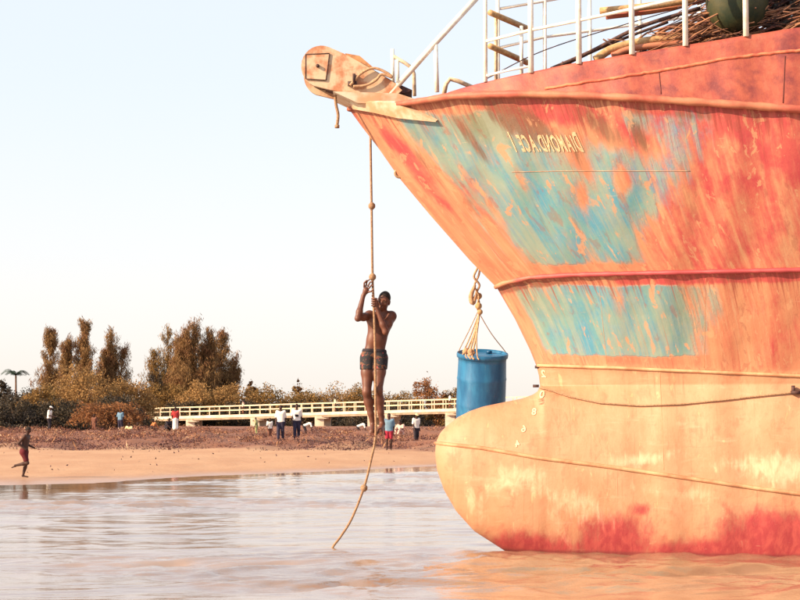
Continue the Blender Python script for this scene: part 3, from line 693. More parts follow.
# green tub
tubp = at(737, 2, 18.9); n = 28; prof = [(.0, -.335), (.1, -.33), (.2, -.29), (.28, -.2), (.325, -.08), (.34, .05), (.345, .2), (.365, .21), (.36, .23), (.33, .225), (.32, .05), (.0, -.1)]
V = []; f = []
for r_, z in prof: V += [tubp+Vector((r_*math.cos(2*math.pi*k/n), r_*math.sin(2*math.pi*k/n)*.8, z)) for k in range(n)]
for a in range(len(prof)-1): f += [(a*n+k, a*n+(k+1) % n, (a+1)*n+(k+1) % n, (a+1)*n+k) for k in range(n)]
tb = empty('tub', tubp-Vector((0, 0, .335))); tag(tb, 'dark green round-bottomed tub among the branches on deck', 'tub')
mesh('bowl', V, f, mat('green_plastic', (.02, .032, .018), (.06, .055, .022), 5, .5), tb)
for s_ in (-1, 1):
    P = [tubp+Vector((s_*.35, 0, .2)), tubp+Vector((s_*.39, -.02, .1)), tubp+Vector((s_*.35, -.02, .02))]
    MB().tube(spline(P, 5), .014, 6).build('handle', M['tan_wood'], tb)
# dark net heap aft of the tub
nv = MB(); 
for k in range(330):
    x = rp_.uniform(4.0, 6.6); y_ = rp_.uniform(-1.7, -.6); z_ = base_z(x)-.1+rp_.random()**1.3*.75
    L = rp_.uniform(.15, .5); a = rp_.uniform(0, 6.28)
    P = [Vector((x, YC+y_, z_)), Vector((x+L*.5*math.cos(a), YC+y_+.1, z_-.09)), Vector((x+L*math.cos(a), YC+y_+.12, z_+rp_.uniform(-.1, .1)))]
    nv.tube(spline(P, 4), rp_.uniform(.008, .03), 5)
tag(nv.build('fishing_net', mat('net_dark', (.02, .03, .035), (.09, .06, .04), 4, .9)), 'dark heap of fishing net on deck at the far right', 'net', kind='stuff')
for k in range(5):
    x = at(668+k*6, 20, 19).x; q = Vector((x, YC-1.25, base_z(x)+.1))
    pts = [q+Vector((.12*math.cos(a)*.6, 0, .18*math.sin(a))) for a in np.linspace(R(70), R(280), 14)]
    tag(MB().tube(pts, .007, 6).build('wire_loop', M['dark_steel']), 'bent dark wire loop springing out of the branch pile', 'wire', 'wire loops in the branch pile')

# ------------------------------------------------------------------ figures: smooth-blended solids
def sdf_mesh(prims, h, cuts=()):
    lo = np.array([1e9]*3); hi = -lo
    bb = []
    for p in prims:
        if p[0] == 'c':
            a, b = np.array(p[1], float), np.array(p[2], float); r_ = max(p[3], p[4]); l, u = np.minimum(a, b)-r_, np.maximum(a, b)+r_; k = p[5]
        else:
            c_ = np.array(p[1], float); r_ = max(p[2]); l, u = c_-r_, c_+r_; k = p[4]
        bb.append((l-k-2*h, u+k+2*h)); lo = np.minimum(lo, l); hi = np.maximum(hi, u)
    lo = lo-3*h; n = np.ceil((hi+3*h-lo)/h).astype(int)+1
    Fd = np.full(tuple(n), .5, np.float32)
    ax = [lo[i]+h*np.arange(n[i]) for i in range(3)]
    for p, (l, u) in zip(prims, bb):
        i0 = np.clip(((l-lo)/h).astype(int), 0, n-1); i1 = np.clip(((u-lo)/h).astype(int)+2, 1, n)
        sl_ = tuple(slice(a, b) for a, b in zip(i0, i1))
        G = np.stack(np.meshgrid(*[ax[i][i0[i]:i1[i]] for i in range(3)], indexing='ij'), -1)
        if p[0] == 'c':
            a = np.array(p[1], float); ba = np.array(p[2], float)-a; q = G-a
            tt = np.clip((q@ba)/max(ba@ba, 1e-9), 0, 1); d = np.linalg.norm(q-tt[..., None]*ba, axis=-1)-(p[3]+(p[4]-p[3])*tt); k = p[5]
        else:
            q = G-np.array(p[1], float)
            if p[3] is not None: q = q@np.array(p[3])          # columns = local axes
            r_ = np.array(p[2], float); k0 = np.linalg.norm(q/r_, axis=-1); k1 = np.linalg.norm(q/r_**2, axis=-1); d = k0*(k0-1)/np.maximum(k1, 1e-6); k = p[4]
        A = Fd[sl_]
        if k > 0:
            hh = np.clip(.5+.5*(A-d)/k, 0, 1); Fd[sl_] = A*(1-hh)+d*hh-k*hh*(1-hh)
        elif k < 0: Fd[sl_] = np.maximum(A, -d)
        else: Fd[sl_] = np.minimum(A, d)
    if len(cuts):
        G = np.stack(np.meshgrid(*ax, indexing='ij'), -1)
        for nn, pt in cuts:
            nn = np.array(nn, float); nn /= np.linalg.norm(nn); Fd = np.maximum(Fd, (G-np.array(pt, float))@nn)
    Sg = Fd < 0; nx, ny, nz = Fd.shape
    cs = [(a, b, c_) for a in (0, 1) for b in (0, 1) for c_ in (0, 1)]
    sub = lambda A, o: A[o[0]:nx-1+o[0], o[1]:ny-1+o[1], o[2]:nz-1+o[2]]
    cnt = sum(sub(Sg, o).astype(np.int8) for o in cs); act = (cnt > 0) & (cnt < 8)
    idx = np.full(act.shape, -1, np.int64); idx[act] = np.arange(act.sum()); I = np.argwhere(act)
    pos = np.zeros((len(I), 3)); num = np.zeros(len(I))
    val = {o: sub(Fd, o)[act] for o in cs}
    for o in cs:
        for ax_ in range(3):
            if o[ax_] == 0:
                o2 = tuple(1 if j == ax_ else o[j] for j in range(3)); fa, fb = val[o], val[o2]; m_ = (fa < 0) != (fb < 0)
                tt = np.where(m_, fa/np.where(fa == fb, 1, fa-fb), 0); q = np.array(o, float)[None, :].repeat(len(I), 0); q[:, ax_] += tt
                pos += q*m_[:, None]; num += m_
    V = lo+h*(I+pos/num[:, None]); quads = []
    for ax_ in range(3):
        b_, c_ = (ax_+1) % 3, (ax_+2) % 3
        s0 = [slice(None)]*3; s1 = [slice(None)]*3; s0[ax_] = slice(0, -1); s1[ax_] = slice(1, None)
        ch = Sg[tuple(s0)] != Sg[tuple(s1)]; E = np.argwhere(ch); E = E[(E[:, b_] > 0) & (E[:, c_] > 0)]
        E = E[(E[:, b_] < Fd.shape[b_]-1) & (E[:, c_] < Fd.shape[c_]-1)]
        ins = Sg[E[:, 0], E[:, 1], E[:, 2]]
        def cell(db, dc):
            q = E.copy(); q[:, b_] += db; q[:, c_] += dc; return idx[q[:, 0], q[:, 1], q[:, 2]]
        Qd = np.stack([cell(-1, -1), cell(0, -1), cell(0, 0), cell(-1, 0)], 1); Qd[~ins] = Qd[~ins][:, ::-1]; quads.append(Qd)
    return V, np.concatenate(quads)
def skin_mat(name, a, b, sheen=.52):
    t = NT(name); f = t.noise(t.coord(), 7, 5); t.col(t.mix(t.ramp(f, .3, .7), a, b)); t.set(Roughness=sheen); t.b.inputs['Specular IOR Level'].default_value = .45; return t.m
M['skin'] = skin_mat('brown_skin', (.135, .044, .022), (.095, .03, .017))
M['skin_dark'] = skin_mat('dark_brown_skin', (.06, .022, .014), (.045, .017, .012), .75)
M['hair'] = mat('black_hair', (.022, .014, .012), None, 90, .85, .5, .004)
def cloth(name, a, b=None, sc=6): return mat('cloth_'+name, a, b, sc, .85, .2, .01)
CL = {'white': cloth('white', (.80, .76, .70), (.70, .62, .55)), 'black': cloth('black', (.03, .022, .03)), 'navy': cloth('navy', (.035, .03, .06)), 'red': cloth('red', (.5, .045, .045)), 'maroon': cloth('maroon', (.12, .014, .02)), 'crimson': cloth('crimson', (.42, .03, .06)), 'yellow': cloth('yellow', (.7, .5, .2), (.75, .65, .45)), 'green': cloth('green', (.2, .26, .1), (.5, .4, .2)), 'orange': cloth('orange', (.55, .2, .07)), 'sky': cloth('sky', (.10, .19, .28), (.16, .25, .33)), 'brown': cloth('brown', (.2, .08, .05)), 'pink': cloth('pink', (.62, .3, .25), (.7, .5, .4))}
V3 = lambda *a: np.array(a, float)
def person(loc, H, facing, pose, label, top=None, bottom='navy', bottom_len='long', hat=None, h=.018, skin='skin_dark', group='people on the beach', fingers=False, emblem=False):
    """pose: joints in units of body height, x = figure's left, y = forward, z = up"""
    a = R(facing); Rm = np.array([[math.cos(a), -math.sin(a), 0], [math.sin(a), math.cos(a), 0], [0, 0, 1]])
    J = {k: np.array(loc)+Rm@(np.array(v, float)*H) for k, v in pose.items()}
    e = empty('person', loc); tag(e, label, 'person', group)
    s = H
    hd, nk, ch, pv = J['head'], J['neck'], J['chest'], J['pelvis']
    sx = Rm@V3(1, 0, 0); fy = Rm@V3(0, 1, 0)
    upv = (hd-nk)/np.linalg.norm(hd-nk); fv = fy-upv*(fy@upv); fv /= np.linalg.norm(fv); rv = np.cross(fv, upv); Rh = np.stack([rv, fv, upv], 1)
    P = [('e', hd, (.043*s, .054*s, .066*s), Rh, .01), ('c', hd-upv*.03*s+fv*.01*s, nk, .032*s, .032*s, .02), ('c', nk, ch, .034*s, .06*s, .02)]
    P += [('e', hd+fv*.052*s-upv*.012*s, (.009*s, .014*s, .014*s), Rh, .01), ('e', hd+rv*.043*s-upv*.01*s, (.006*s, .012*s, .018*s), Rh, .006), ('e', hd-rv*.043*s-upv*.01*s, (.006*s, .012*s, .018*s), Rh, .006)]
    TOR = []
    for sg, sn in ((1, 'l'), (-1, 'r')):
        sh = J['sh_'+sn]; TOR += [('c', ch+sx*sg*.045*s, pv+sx*sg*.035*s+(ch-pv)*.12, .062*s, .056*s, .04), ('c', ch+(sh-ch)*.35, sh, .05*s, .036*s, .04), ('c', pv+sx*sg*.03*s, J['hip_'+sn], .062*s, .06*s, .04)]
    TOR.append(('c', ch, pv, .06*s, .058*s, .04)); P += TOR
    for sn in 'lr':
        sh, el, wr = J['sh_'+sn], J['el_'+sn], J['wr_'+sn]
        P += [('c', sh, el, .033*s, .025*s, .02), ('c', el, wr, .026*s, .017*s, .015)]
        d = (wr-el)/np.linalg.norm(wr-el); P += [('c', wr, wr+d*.045*s, .017*s, .02*s, .012)]
        sd_ = np.cross(d, fy); sd_ = sd_/max(np.linalg.norm(sd_), 1e-6)
        for k in range(4): P.append(('c', wr+d*.05*s+sd_*(k-1.5)*.0115*s, wr+d*(.085+.008*(k in (1, 2)))*s+sd_*(k-1.5)*.013*s, .0062*s, .0055*s, .002))
        P.append(('c', wr+d*.02*s+fy*.012*s, wr+d*.05*s+fy*.03*s, .0065*s, .0055*s, .003))
        hp, kn_, an, to = J['hip_'+sn], J['kn_'+sn], J['an_'+sn], J['to_'+sn]
        P += [('c', hp, kn_, .056*s, .034*s, .03), ('c', kn_, kn_+(an-kn_)*.35, .034*s, .036*s, .02), ('c', kn_+(an-kn_)*.35, an, .036*s, .021*s, .02), ('c', an, an-V3(0, 0, .012*s), .022*s, .02*s, .01), ('c', an-V3(0, 0, .014*s)+(an-to)*.15, to, .018*s, .013*s, .012)]
    V, Qd = sdf_mesh(P, h); fast_mesh('body', V, Qd, M[skin], e, True)
    hc = [('e', hd+upv*.008*s-fv*.006*s, (.047*s, .057*s, .064*s), Rh, 0)]
    V, Qd = sdf_mesh(hc, min(h, .014), [(-upv*.8+fv*.55, hd+upv*.012*s+fv*.01*s)]); fast_mesh('hair', V, Qd, M['hair'], e, True)
    if hat:
        V, Qd = sdf_mesh([('e', hd+upv*.022*s, (.056*s, .066*s, .058*s), Rh, 0), ('e', hd+upv*.03*s+fv*.05*s, (.045*s, .06*s, .008*s), Rh, .005)], min(h, .012), [(-upv, hd+upv*.022*s)]); fast_mesh('cap', V, Qd, CL[hat], e, True)
    if top:
        g = .014*s; T = [(p[0], p[1], p[2], p[3]+g, p[4]+g, p[5]) for p in TOR]
        for sn in 'lr': T.append(('c', J['sh_'+sn], J['sh_'+sn]+(J['el_'+sn]-J['sh_'+sn])*.8, .044*s, .042*s, .02))
        ax = (ch-pv)/np.linalg.norm(ch-pv)
        V, Qd = sdf_mesh(T, h, [(-ax, pv-ax*.02*s)]); sh_ = fast_mesh('shirt', V, Qd, CL[top], e, True)
        if emblem:
            m_ = MB(); q = ch-ax*.06*s+fv*.092*s; m_.box(q, (.09*s, .012, .06*s), Matrix([list(r_) for r_ in Rm])); m_.build('print', CL['black'], sh_)
    if bottom:
        g = .013*s; T = [(p[0], p[1], p[2], p[3]+g, p[4]+g, p[5]) for p in TOR if p[2] is not None and np.allclose(p[2], J['hip_l']) or np.allclose(p[2], J['hip_r'])]
        q = {'long': .88, 'short': 0, 'skirt': .5}[bottom_len]
        for sn in 'lr':
            T.append(('c', J['hip_'+sn], J['kn_'+sn] if q else J['hip_'+sn]+(J['kn_'+sn]-J['hip_'+sn])*.72, .068*s, .05*s, .03))
            if q: T.append(('c', J['kn_'+sn], J['kn_'+sn]+(J['an_'+sn]-J['kn_'+sn])*q, .048*s, .04*s, .02))
        if bottom_len == 'skirt':
            m_ = (J['kn_l']+J['kn_r'])/2; T.append(('c', pv, m_+(m_-pv)*.4, .09*s, .115*s, .03))
        V, Qd = sdf_mesh(T, h); fast_mesh('skirt' if bottom_len == 'skirt' else ('shorts' if not q else 'trousers'), V, Qd, CL[bottom], e, True)
    return e
def P_stand(sw=0., arm=0., lean=0., fold=0.):
    """upright figure: stride sw, arm swing, forward lean"""
    l = lean
    return dict(head=(0, .02+l*.42, .93), neck=(0, .0+l*.32, .845), chest=(0, l*.22, .74), pelvis=(0, 0, .53), sh_l=(.1, l*.27, .805), sh_r=(-.1, l*.27, .805),
                el_l=(.135, l*.2+arm*.1-.02, .635), el_r=(-.135, l*.2-arm*.1-.02, .635), wr_l=(.13-.06*fold, l*.2+arm*.2+.03+.1*fold, .49+.1*fold), wr_r=(-.13+.06*fold, l*.2-arm*.16+.05+.1*fold, .49+.1*fold),
                hip_l=(.05, 0, .5), hip_r=(-.05, 0, .5), kn_l=(.055, sw*.12+.02, .275), kn_r=(-.055, -sw*.06+.02, .27), an_l=(.055, sw*.2, .04+.0*sw), an_r=(-.055, -sw*.24, .04+.05*sw),
                to_l=(.065, sw*.2+.1, .012), to_r=(-.065, -sw*.24+.1, .012+.02*sw))
P_sit = dict(head=(0, .06, .46), neck=(0, .03, .375), chest=(0, .01, .28), pelvis=(0, 0, .075), sh_l=(.1, .02, .34), sh_r=(-.1, .02, .34), el_l=(.14, .12, .23), el_r=(-.14, .12, .23), wr_l=(.07, .24, .22), wr_r=(-.07, .24, .22),
             hip_l=(.05, .02, .07), hip_r=(-.05, .02, .07), kn_l=(.08, .22, .24), kn_r=(-.08, .22, .24), an_l=(.06, .3, .04), an_r=(-.06, .3, .04), to_l=(.07, .4, .015), to_r=(-.07, .4, .015))
P_crouch = dict(head=(0, .16, .53), neck=(0, .1, .455), chest=(0, .07, .37), pelvis=(0, -.05, .17), sh_l=(.1, .09, .42), sh_r=(-.1, .09, .42), el_l=(.13, .18, .3), el_r=(-.13, .18, .3), wr_l=(.08, .27, .2), wr_r=(-.06, .28, .18),
                hip_l=(.05, -.04, .16), hip_r=(-.05, -.04, .16), kn_l=(.09, .17, .26), kn_r=(-.09, .17, .25), an_l=(.07, .05, .04), an_r=(-.07, .05, .04), to_l=(.08, .14, .015), to_r=(-.08, .14, .015))
P_bend = dict(head=(0, .36, .60), neck=(0, .29, .63), chest=(0, .2, .64), pelvis=(0, -.06, .53), sh_l=(.1, .27, .64), sh_r=(-.1, .27, .64), el_l=(.12, .31, .47), el_r=(-.12, .31, .47), wr_l=(.08, .35, .32), wr_r=(-.08, .34, .31),
              hip_l=(.05, -.05, .5), hip_r=(-.05, -.05, .5), kn_l=(.06, .04, .27), kn_r=(-.06, .02, .27), an_l=(.06, 0, .04), an_r=(-.06, -.03, .04), to_l=(.07, .1, .012), to_r=(-.07, .07, .012))
P_run = dict(head=(.01, .085, .93), neck=(0, .055, .85), chest=(0, .035, .745), pelvis=(0, 0, .53), sh_l=(.1, .04, .81), sh_r=(-.1, .06, .81), el_l=(.14, -.07, .67), el_r=(-.13, .02, .65), wr_l=(.10, .03, .58), wr_r=(-.07, .14, .60),
             hip_l=(.05, 0, .5), hip_r=(-.05, 0, .5), kn_l=(.055, .09, .285), kn_r=(-.05, .03, .275), an_l=(.055, -.16, .235), an_r=(-.05, -.03, .04), to_l=(.055, -.225, .195), to_r=(-.05, .07, .012))
def gz(X, Y): return float(ground_z(np.array(float(X)), np.array(float(Y))))
def spot(px, Y, dz=0.): X = (px-400)/F*Y*cp**-1*.998; return (X, Y, gz(X, Y)+dz)
def feet_at(px, py, lo=44, hi=128):
    best = min(np.linspace(lo, hi, 700), key=lambda y: abs(proj(spot(px, y)[0], y, spot(px, y)[2])[1]-py)); return spot(px, best)
def hgt(loc, pxh): return pxh*loc[1]/F
p0 = spot(25.5, 47.5); person(p0, hgt(p0, 50)/.99, -96, P_run, 'bare-chested runner in dark red shorts on wet sand at the far left', None, 'maroon', 'short', h=.011, skin='skin_dark')
def bp(px, Y, pxh, facing, pose, label, **k): q = spot(px, Y); k.setdefault('h', .02); person(q, hgt(q, pxh)/(1.0), facing, pose, label, **k)
bp(50, 119, 25.5, -100, P_stand(.3, .5, .1, 1.), 'person in white cap and white shirt before the dark shrubs', top='white', bottom='black', hat='white')
bp(95, 120, 20, 160, P_stand(.1, .2), 'slim figure in brown clothes beside the drooping bush', top='brown', bottom='brown')
bp(121, 119, 23, -20, P_stand(.15, .3, .05, .6), 'person in blue-grey shirt before the right end of the drooping bush', top='sky', bottom='navy')
bp(130, 117, 24, 170, P_sit, 'seated person in pale yellow next to the blue-grey shirt', top='yellow', bottom='yellow')
bp(138, 118, 22, -160, P_sit, 'seated person in brown right of the seated one in yellow', top='brown', bottom='brown')
bp(157, 117, 24, 120, P_crouch, 'crouching person in orange top and dark trousers', top='orange', bottom='black')
bp(167.5, 118, 24, -130, P_crouch, 'crouching person all in black beside the white skirt', top='black', bottom='black')
bp(176, 116, 25, 10, P_stand(0, .1), 'standing person in red top and long white skirt', top='red', bottom='white', bottom_len='skirt')
bp(257, 110, 17, 60, P_stand(.2, .3, .1), 'small figure in green clothes at the edge of the walkers', top='green', bottom='green')
bp(270, 105, 22, 200, P_stand(.5, .6, .1), 'walker in white shirt half hidden left of the front pair', top='white', bottom='brown')
bp(281, 86, 35, 175, P_stand(.35, .4), 'left of two front walkers, plain white shirt and dark trousers', top='white', bottom='navy', h=.016)
bp(297, 86.5, 35, 185, P_stand(.45, .4), 'right of two front walkers, white shirt with dark print', top='white', bottom='navy', h=.016, emblem=True)
bp(305.5, 108, 20, -80, P_bend, 'person in white shirt bending just behind the front walkers', top='white', bottom='black')
bp(359, 112, 20, -90, P_bend, 'person in white bending under the footbridge left of the climber', top='white', bottom='black')
bp(389, 78.5, 37, 180, P_stand(.1, .1), 'child in blue top and crimson shorts seen below the climber', top='sky', bottom='crimson', bottom_len='short', h=.016)
bp(401, 100, 30, 150, P_sit, 'person in pink sitting on the litter right of the climber', top='pink', bottom='pink')
bp(416, 92, 30, -150, P_stand(.25, .3, .05), 'person in white shirt and pale cap close to the bulbous bow', top='white', bottom='black', hat='yellow')

# ------------------------------------------------------------------ the climber
YBd = 21.06
def j(px, py, dy=0.): return np.array(at(px, py, YBd+dy)[:])
def climber():
    e = empty('person', tuple(at(376, 437, YBd))); tag(e, 'bare-chested youth in dark patterned shorts climbing the hanging rope', 'person')
    rope_y = YR-YBd
    shR, elR, wrR = j(369.5, 315.5, 0), j(357.8, 318.5, -.19), j(363.2, 296, -.13)
    shL, elL, wrL = j(391.3, 316, .02), j(385.5, 332, -.15), j(376.5, 307.5, -.15)
    neck = j(381.5, 313.5, .02); chest = j(380, 324, .02); belly = j(376.5, 340, .02); pel = j(374, 355, .03)
    head = j(384, 300.5, -.03)
    up_ = (head-j(381.2, 314.5, .03)); up_ /= np.linalg.norm(up_); f0 = V3(-.22, -1, -.02); fv = f0-up_*(f0@up_); fv /= np.linalg.norm(fv); rv = np.cross(fv, up_); Rh = np.stack([rv, fv, up_], 1)
    hpR, hpL = j(367.8, 360, .03), j(380.2, 360, .03)
    knR, anR, baR, toR = j(366.8, 392, -.05), j(373, 425, .03), j(372, 431.5, -.10), j(373.2, 436.5, -.15)
    knL, anL, baL, toL = j(378.3, 390, -.07), j(382.2, 424, .02), j(380.2, 431, -.10), j(378.2, 435.5, -.15)
    P = []
    # skull, jaw, face
    P += [('e', head+up_*.018, (.068, .088, .088), Rh, .012), ('e', head-up_*.045+fv*.022, (.05, .058, .062), Rh, .03), ('e', head-up_*.092+fv*.05, (.022, .022, .02), Rh, .02)]
    P += [('c', head+fv*.086+up_*.012, head+fv*.1-up_*.028, .008, .013, .012), ('e', head+fv*.094-up_*.03, (.019, .012, .009), Rh, .008),
          ('e', head+fv*.08-up_*.062, (.027, .014, .0075), Rh, .006), ('e', head+fv*.078-up_*.073, (.024, .014, .007), Rh, .006), ('c', head+fv*.075+up_*.03-rv*.04, head+fv*.075+up_*.03+rv*.04, .013, .013, .012)]
    for s_ in (-1, 1):
        P += [('e', head+rv*s_*.069-up_*.012-fv*.005, (.011, .02, .033), Rh, .006), ('e', head+rv*s_*.04+fv*.062-up_*.022, (.022, .02, .018), Rh, .02)]
        P.append(('e', head+rv*s_*.031+fv*.087+up_*.008, (.015, .009, .009), Rh, -1))
    P += [('c', head-up_*.06-fv*.02, neck, .05, .05, .03)]
    # trunk
    x_ = (shL-shR)/np.linalg.norm(shL-shR)
    for s_ in (-1, 1):
        P += [('c', chest+x_*s_*.058, belly+x_*s_*.042, .082, .066, .05), ('c', belly+x_*s_*.042, pel+x_*s_*.048, .066, .08, .05), ('e', chest+x_*s_*.06+V3(0, -.062, .01), (.06, .035, .048), None, .04)]
    P += [('c', chest, belly, .085, .075, .05), ('c', neck+V3(0, .0, -.03), shR, .04, .05, .05), ('c', neck+V3(0, 0, -.03), shL, .04, .05, .05), ('c', shR+V3(0, 0, -.005), chest-x_*.07, .055, .06, .04), ('c', shL+V3(0, 0, -.005), chest+x_*.07, .055, .06, .04)]
    # arms with biceps and forearm swell
    for sh, el, wr in ((shR, elR, wrR), (shL, elL, wrL)):
        m1 = sh+(el-sh)*.5; m2 = el+(wr-el)*.3
        P += [('c', sh, m1, .048, .044, .03), ('c', m1, el, .044, .033, .03), ('c', el, m2, .034, .037, .02), ('c', m2, wr, .037, .024, .02)]
    # legs
    for hp, kn, an, ba, to in ((hpR, knR, anR, baR, toR), (hpL, knL, anL, baL, toL)):
        m1 = hp+(kn-hp)*.4; m2 = kn+(an-kn)*.3+V3(0, .025, 0); m3 = kn+(an-kn)*.65+V3(0, .008, 0)
        P += [('c', hp, m1, .082, .072, .04), ('c', m1, kn, .072, .049, .03), ('e', kn+V3(0, -.02, 0), (.04, .03, .045), None, .02), ('c', kn, m2, .047, .053, .03), ('c', m2, m3, .053, .037, .03), ('c', m3, an, .037, .029, .02)]
        hl = an+V3(0, .035, -.03); P += [('c', an, hl, .03, .026, .02), ('c', hl, ba, .027, .033, .02), ('c', an, ba, .028, .026, .02)]
        dv = (to-ba); sv = np.cross(dv/np.linalg.norm(dv), V3(0, -.5, .85)); sv /= np.linalg.norm(sv)
        for k in range(5): P.append(('c', ba+sv*(k-2)*.014+dv*.1, ba+sv*(k-2)*.017+dv*(1.0-.1*abs(k-1)), .0115, .0095, .004))
    # right hand: open, fingers spread and laid against the rope
    pr = j(366, 290.5, -.145); P += [('c', wrR, pr, .024, .028, .015), ('e', pr, (.036, .02, .042), None, .015)]
    for a_, b_, c_ in (((364, 287), (364.3, 282.8), (366.5, 280.5)), ((366, 286), (367, 281.2), (369.4, 279.7)), ((368, 286.2), (370, 282.2), (372.2, 281.6)), ((369.2, 288), (371.4, 285.2), (373.4, 285.6))):
        A, B_, C_ = j(*a_, -.15), j(*b_, -.165), j(*c_, -.175); P += [('c', A, B_, .0105, .0098, .004), ('c', B_, C_, .0098, .0085, .002)]
    A, B_, C_ = j(368, 292, -.15), j(371, 291.5, -.175), j(373.3, 289.8, -.18); P += [('c', A, B_, .0125, .011, .006), ('c', B_, C_, .011, .0095, .002)]
    # left hand: closed round the rope below
    pl = j(376.2, 303, -.15); P += [('c', wrL, pl, .024, .027, .015), ('e', pl, (.022, .026, .042), None, .015)]
    for k in range(4):
        y_ = 298.8+k*2.25; A, B_, C_, D_ = j(376.6, y_, -.165), j(374.6, y_-.2, -.182), j(371.8, y_, -.168), j(372.4, y_+.2, -.14)
        P += [('c', A, B_, .0112, .0105, .004), ('c', B_, C_, .0105, .0098, .002), ('c', C_, D_, .0098, .009, .002)]
    A, B_, C_ = j(375.8, 301.5, -.135), j(373.2, 298, -.13), j(372.2, 295.5, -.15); P += [('c', A, B_, .012, .011, .005), ('c', B_, C_, .011, .0095, .002)]
    V, Qd = sdf_mesh(P, .0068); fast_mesh('body', V, Qd, M['skin'], e, True)
    V, Qd = sdf_mesh([('e', head+up_*.022-fv*.006, (.0705, .0905, .0905), Rh, 0)], .005, [(-up_*.7+fv*.7, head+up_*.036+fv*.032)]); fast_mesh('hair', V, Qd, M['hair'], e, True)
    ew = mat('eye_white', (.35, .28, .22), None, 30, .3, 0)
    for s_ in (-1, 1):
        c_ = head+rv*s_*.031+fv*.079+up_*.008
        V, Qd = sdf_mesh([('e', c_, (.0115, .0085, .0055), Rh, 0)], .002); eye = fast_mesh('eye', V, Qd, ew, e, True)
        V, Qd = sdf_mesh([('e', c_+fv*.006, (.0062, .0055, .0058), Rh, 0)], .0015); fast_mesh('iris', V, Qd, M['hair'], eye, True)
        V, Qd = sdf_mesh([('c', head+rv*s_*.018+fv*.088+up_*.03, head+rv*s_*.048+fv*.076+up_*.031, .0045, .0035, 0)], .002); fast_mesh('eyebrow', V, Qd, M['hair'], e, True)
    # shorts
    T = []
    for s_ in (-1, 1): T += [('c', belly*.25+pel*.75+x_*s_*.046+V3(0, 0, .03), pel+x_*s_*.05, .085, .092, .04)]
    for hp, kn in ((hpR, knR), (hpL, knL)): T.append(('c', hp+V3(0, 0, .02), hp+(kn-hp)*.36, .094, .089, .025))
    wa = j(374.5, 349, 0); V, Qd = sdf_mesh(T, .008, [((.05, 0, 1), wa), ((0, 0, -1), j(374, 369.5, 0))])
    t = NT('shorts_print'); c0 = t.coord(); f = t.noise(t.mapv(c0, (1, 1, 1.4)), 13, 3, .5, .6); c = t.mix(t.ramp(f, .54, .58), (.012, .01, .014), (.13, .05, .025)); t.col(t.mix(t.ramp(t.noise(c0, 23, 2), .62, .66), c, (.3, .05, .05))); t.set(Roughness=.8); t.bump(t.noise(c0, 25, 4), .4, .01)
    sh = fast_mesh('shorts', V, Qd, t.m, e, True)
    V, Qd = sdf_mesh([(p[0], p[1], p[2], p[3]+.006, p[4]+.006, p[5]) for p in T], .006, [((.05, 0, 1), wa-V3(0, 0, .001)), ((-.05, 0, -1), wa-V3(0, 0, .035))]); fast_mesh('waistband', V, Qd, CL['black'], sh, True)
climber()

# ------------------------------------------------------------------ footbridge
def lerp(a, b, t_): return a+(b-a)*t_
BL, BR = at(118, 418, 201), at(620, 404, 172)
fb = empty('footbridge', (float((BL.x+BR.x)/2), float((BL.y+BR.y)/2), .9)); tag(fb, 'long white footbridge with post-and-rail parapet behind the beach', 'bridge')
BLen = (BR-BL).length; dirb = (BR-BL).normalized(); nrm = Vector((-dirb.y, dirb.x, 0)).normalized()
M['concrete'] = mat('painted_concrete', (.72, .62, .48), (.6, .46, .33), 1.2, .75, .2, .02)
M['bridge_rail'] = mat('bridge_rail_paint', (.72, .59, .42), (.6, .44, .28), 2, .6, .1)
def beam(p, q, wdt, hgt_, name, m):
    d = (q-p); L = d.length; d.normalize(); s_ = Vector((-d.y, d.x, 0)).normalized(); u_ = d.cross(s_)
    Mx = Matrix((d, s_, u_)).transposed(); return MB().box((p+q)/2, (L, wdt, hgt_), Mx).build(name, m, fb, False)
beam(BL-Vector((0, 0, .15)), BR-Vector((0, 0, .15)), 2.2, .3, 'deck', M['concrete'])
for s_ in (-1, 1):
    o_ = nrm*s_*.95
    beam(BL+o_-Vector((0, 0, .405)), BR+o_-Vector((0, 0, .405)), .2, .2, 'girder', mat('girder', (.42, .3, .2), None, 2))
    npost = 46
    for k in range(npost+1):
        p = lerp(BL, BR, k/npost)+o_; MB().box(p+Vector((0, 0, .46)), (.1, .1, .92)).build('post', M['bridge_rail'], fb, False)
    for hh in (.5, .95): beam(BL+o_+Vector((0, 0, hh)), BR+o_+Vector((0, 0, hh)), .08, .085, 'rail', M['bridge_rail'])
for px in (205, 275, 342, 395, 412, 470, 540):
    t_ = min(max((px-118)/(620-118), 0), 1); p = lerp(BL, BR, t_)
    for s_ in (-.7, .7):
        q = p+nrm*s_; MB().box((q.x, q.y, (q.z-.4+gz(q.x, q.y)-.3)/2), (.95, .6, q.z-.4-gz(q.x, q.y)+.3)).build('pier', M['concrete'], fb, False)
    q = p; MB().box((q.x, q.y, q.z-.52), (1.3, 2.3, .3)).build('pier_cap', M['concrete'], fb, False)
def bridge_person(px, label, top):
    t_ = (px-118)/(620-118); p = lerp(BL, BR, t_)+nrm*-.3; X = (px-400)/F*p.y; t2 = (X-BL.x)/(BR.x-BL.x); p = lerp(BL, BR, t2)-nrm*.3
    person((p.x, p.y, p.z+.0), 1.55, 90, P_stand(.2, .3), label, top=top, bottom='brown', h=.022, group='people crossing the footbridge')
bridge_person(245.5, 'person in pink crossing the footbridge above the green figure', 'pink')
bridge_person(337, 'person in yellow on the footbridge left of the climber', 'yellow')
bridge_person(451, 'person in white on the footbridge beside the bulbous bow', 'white')

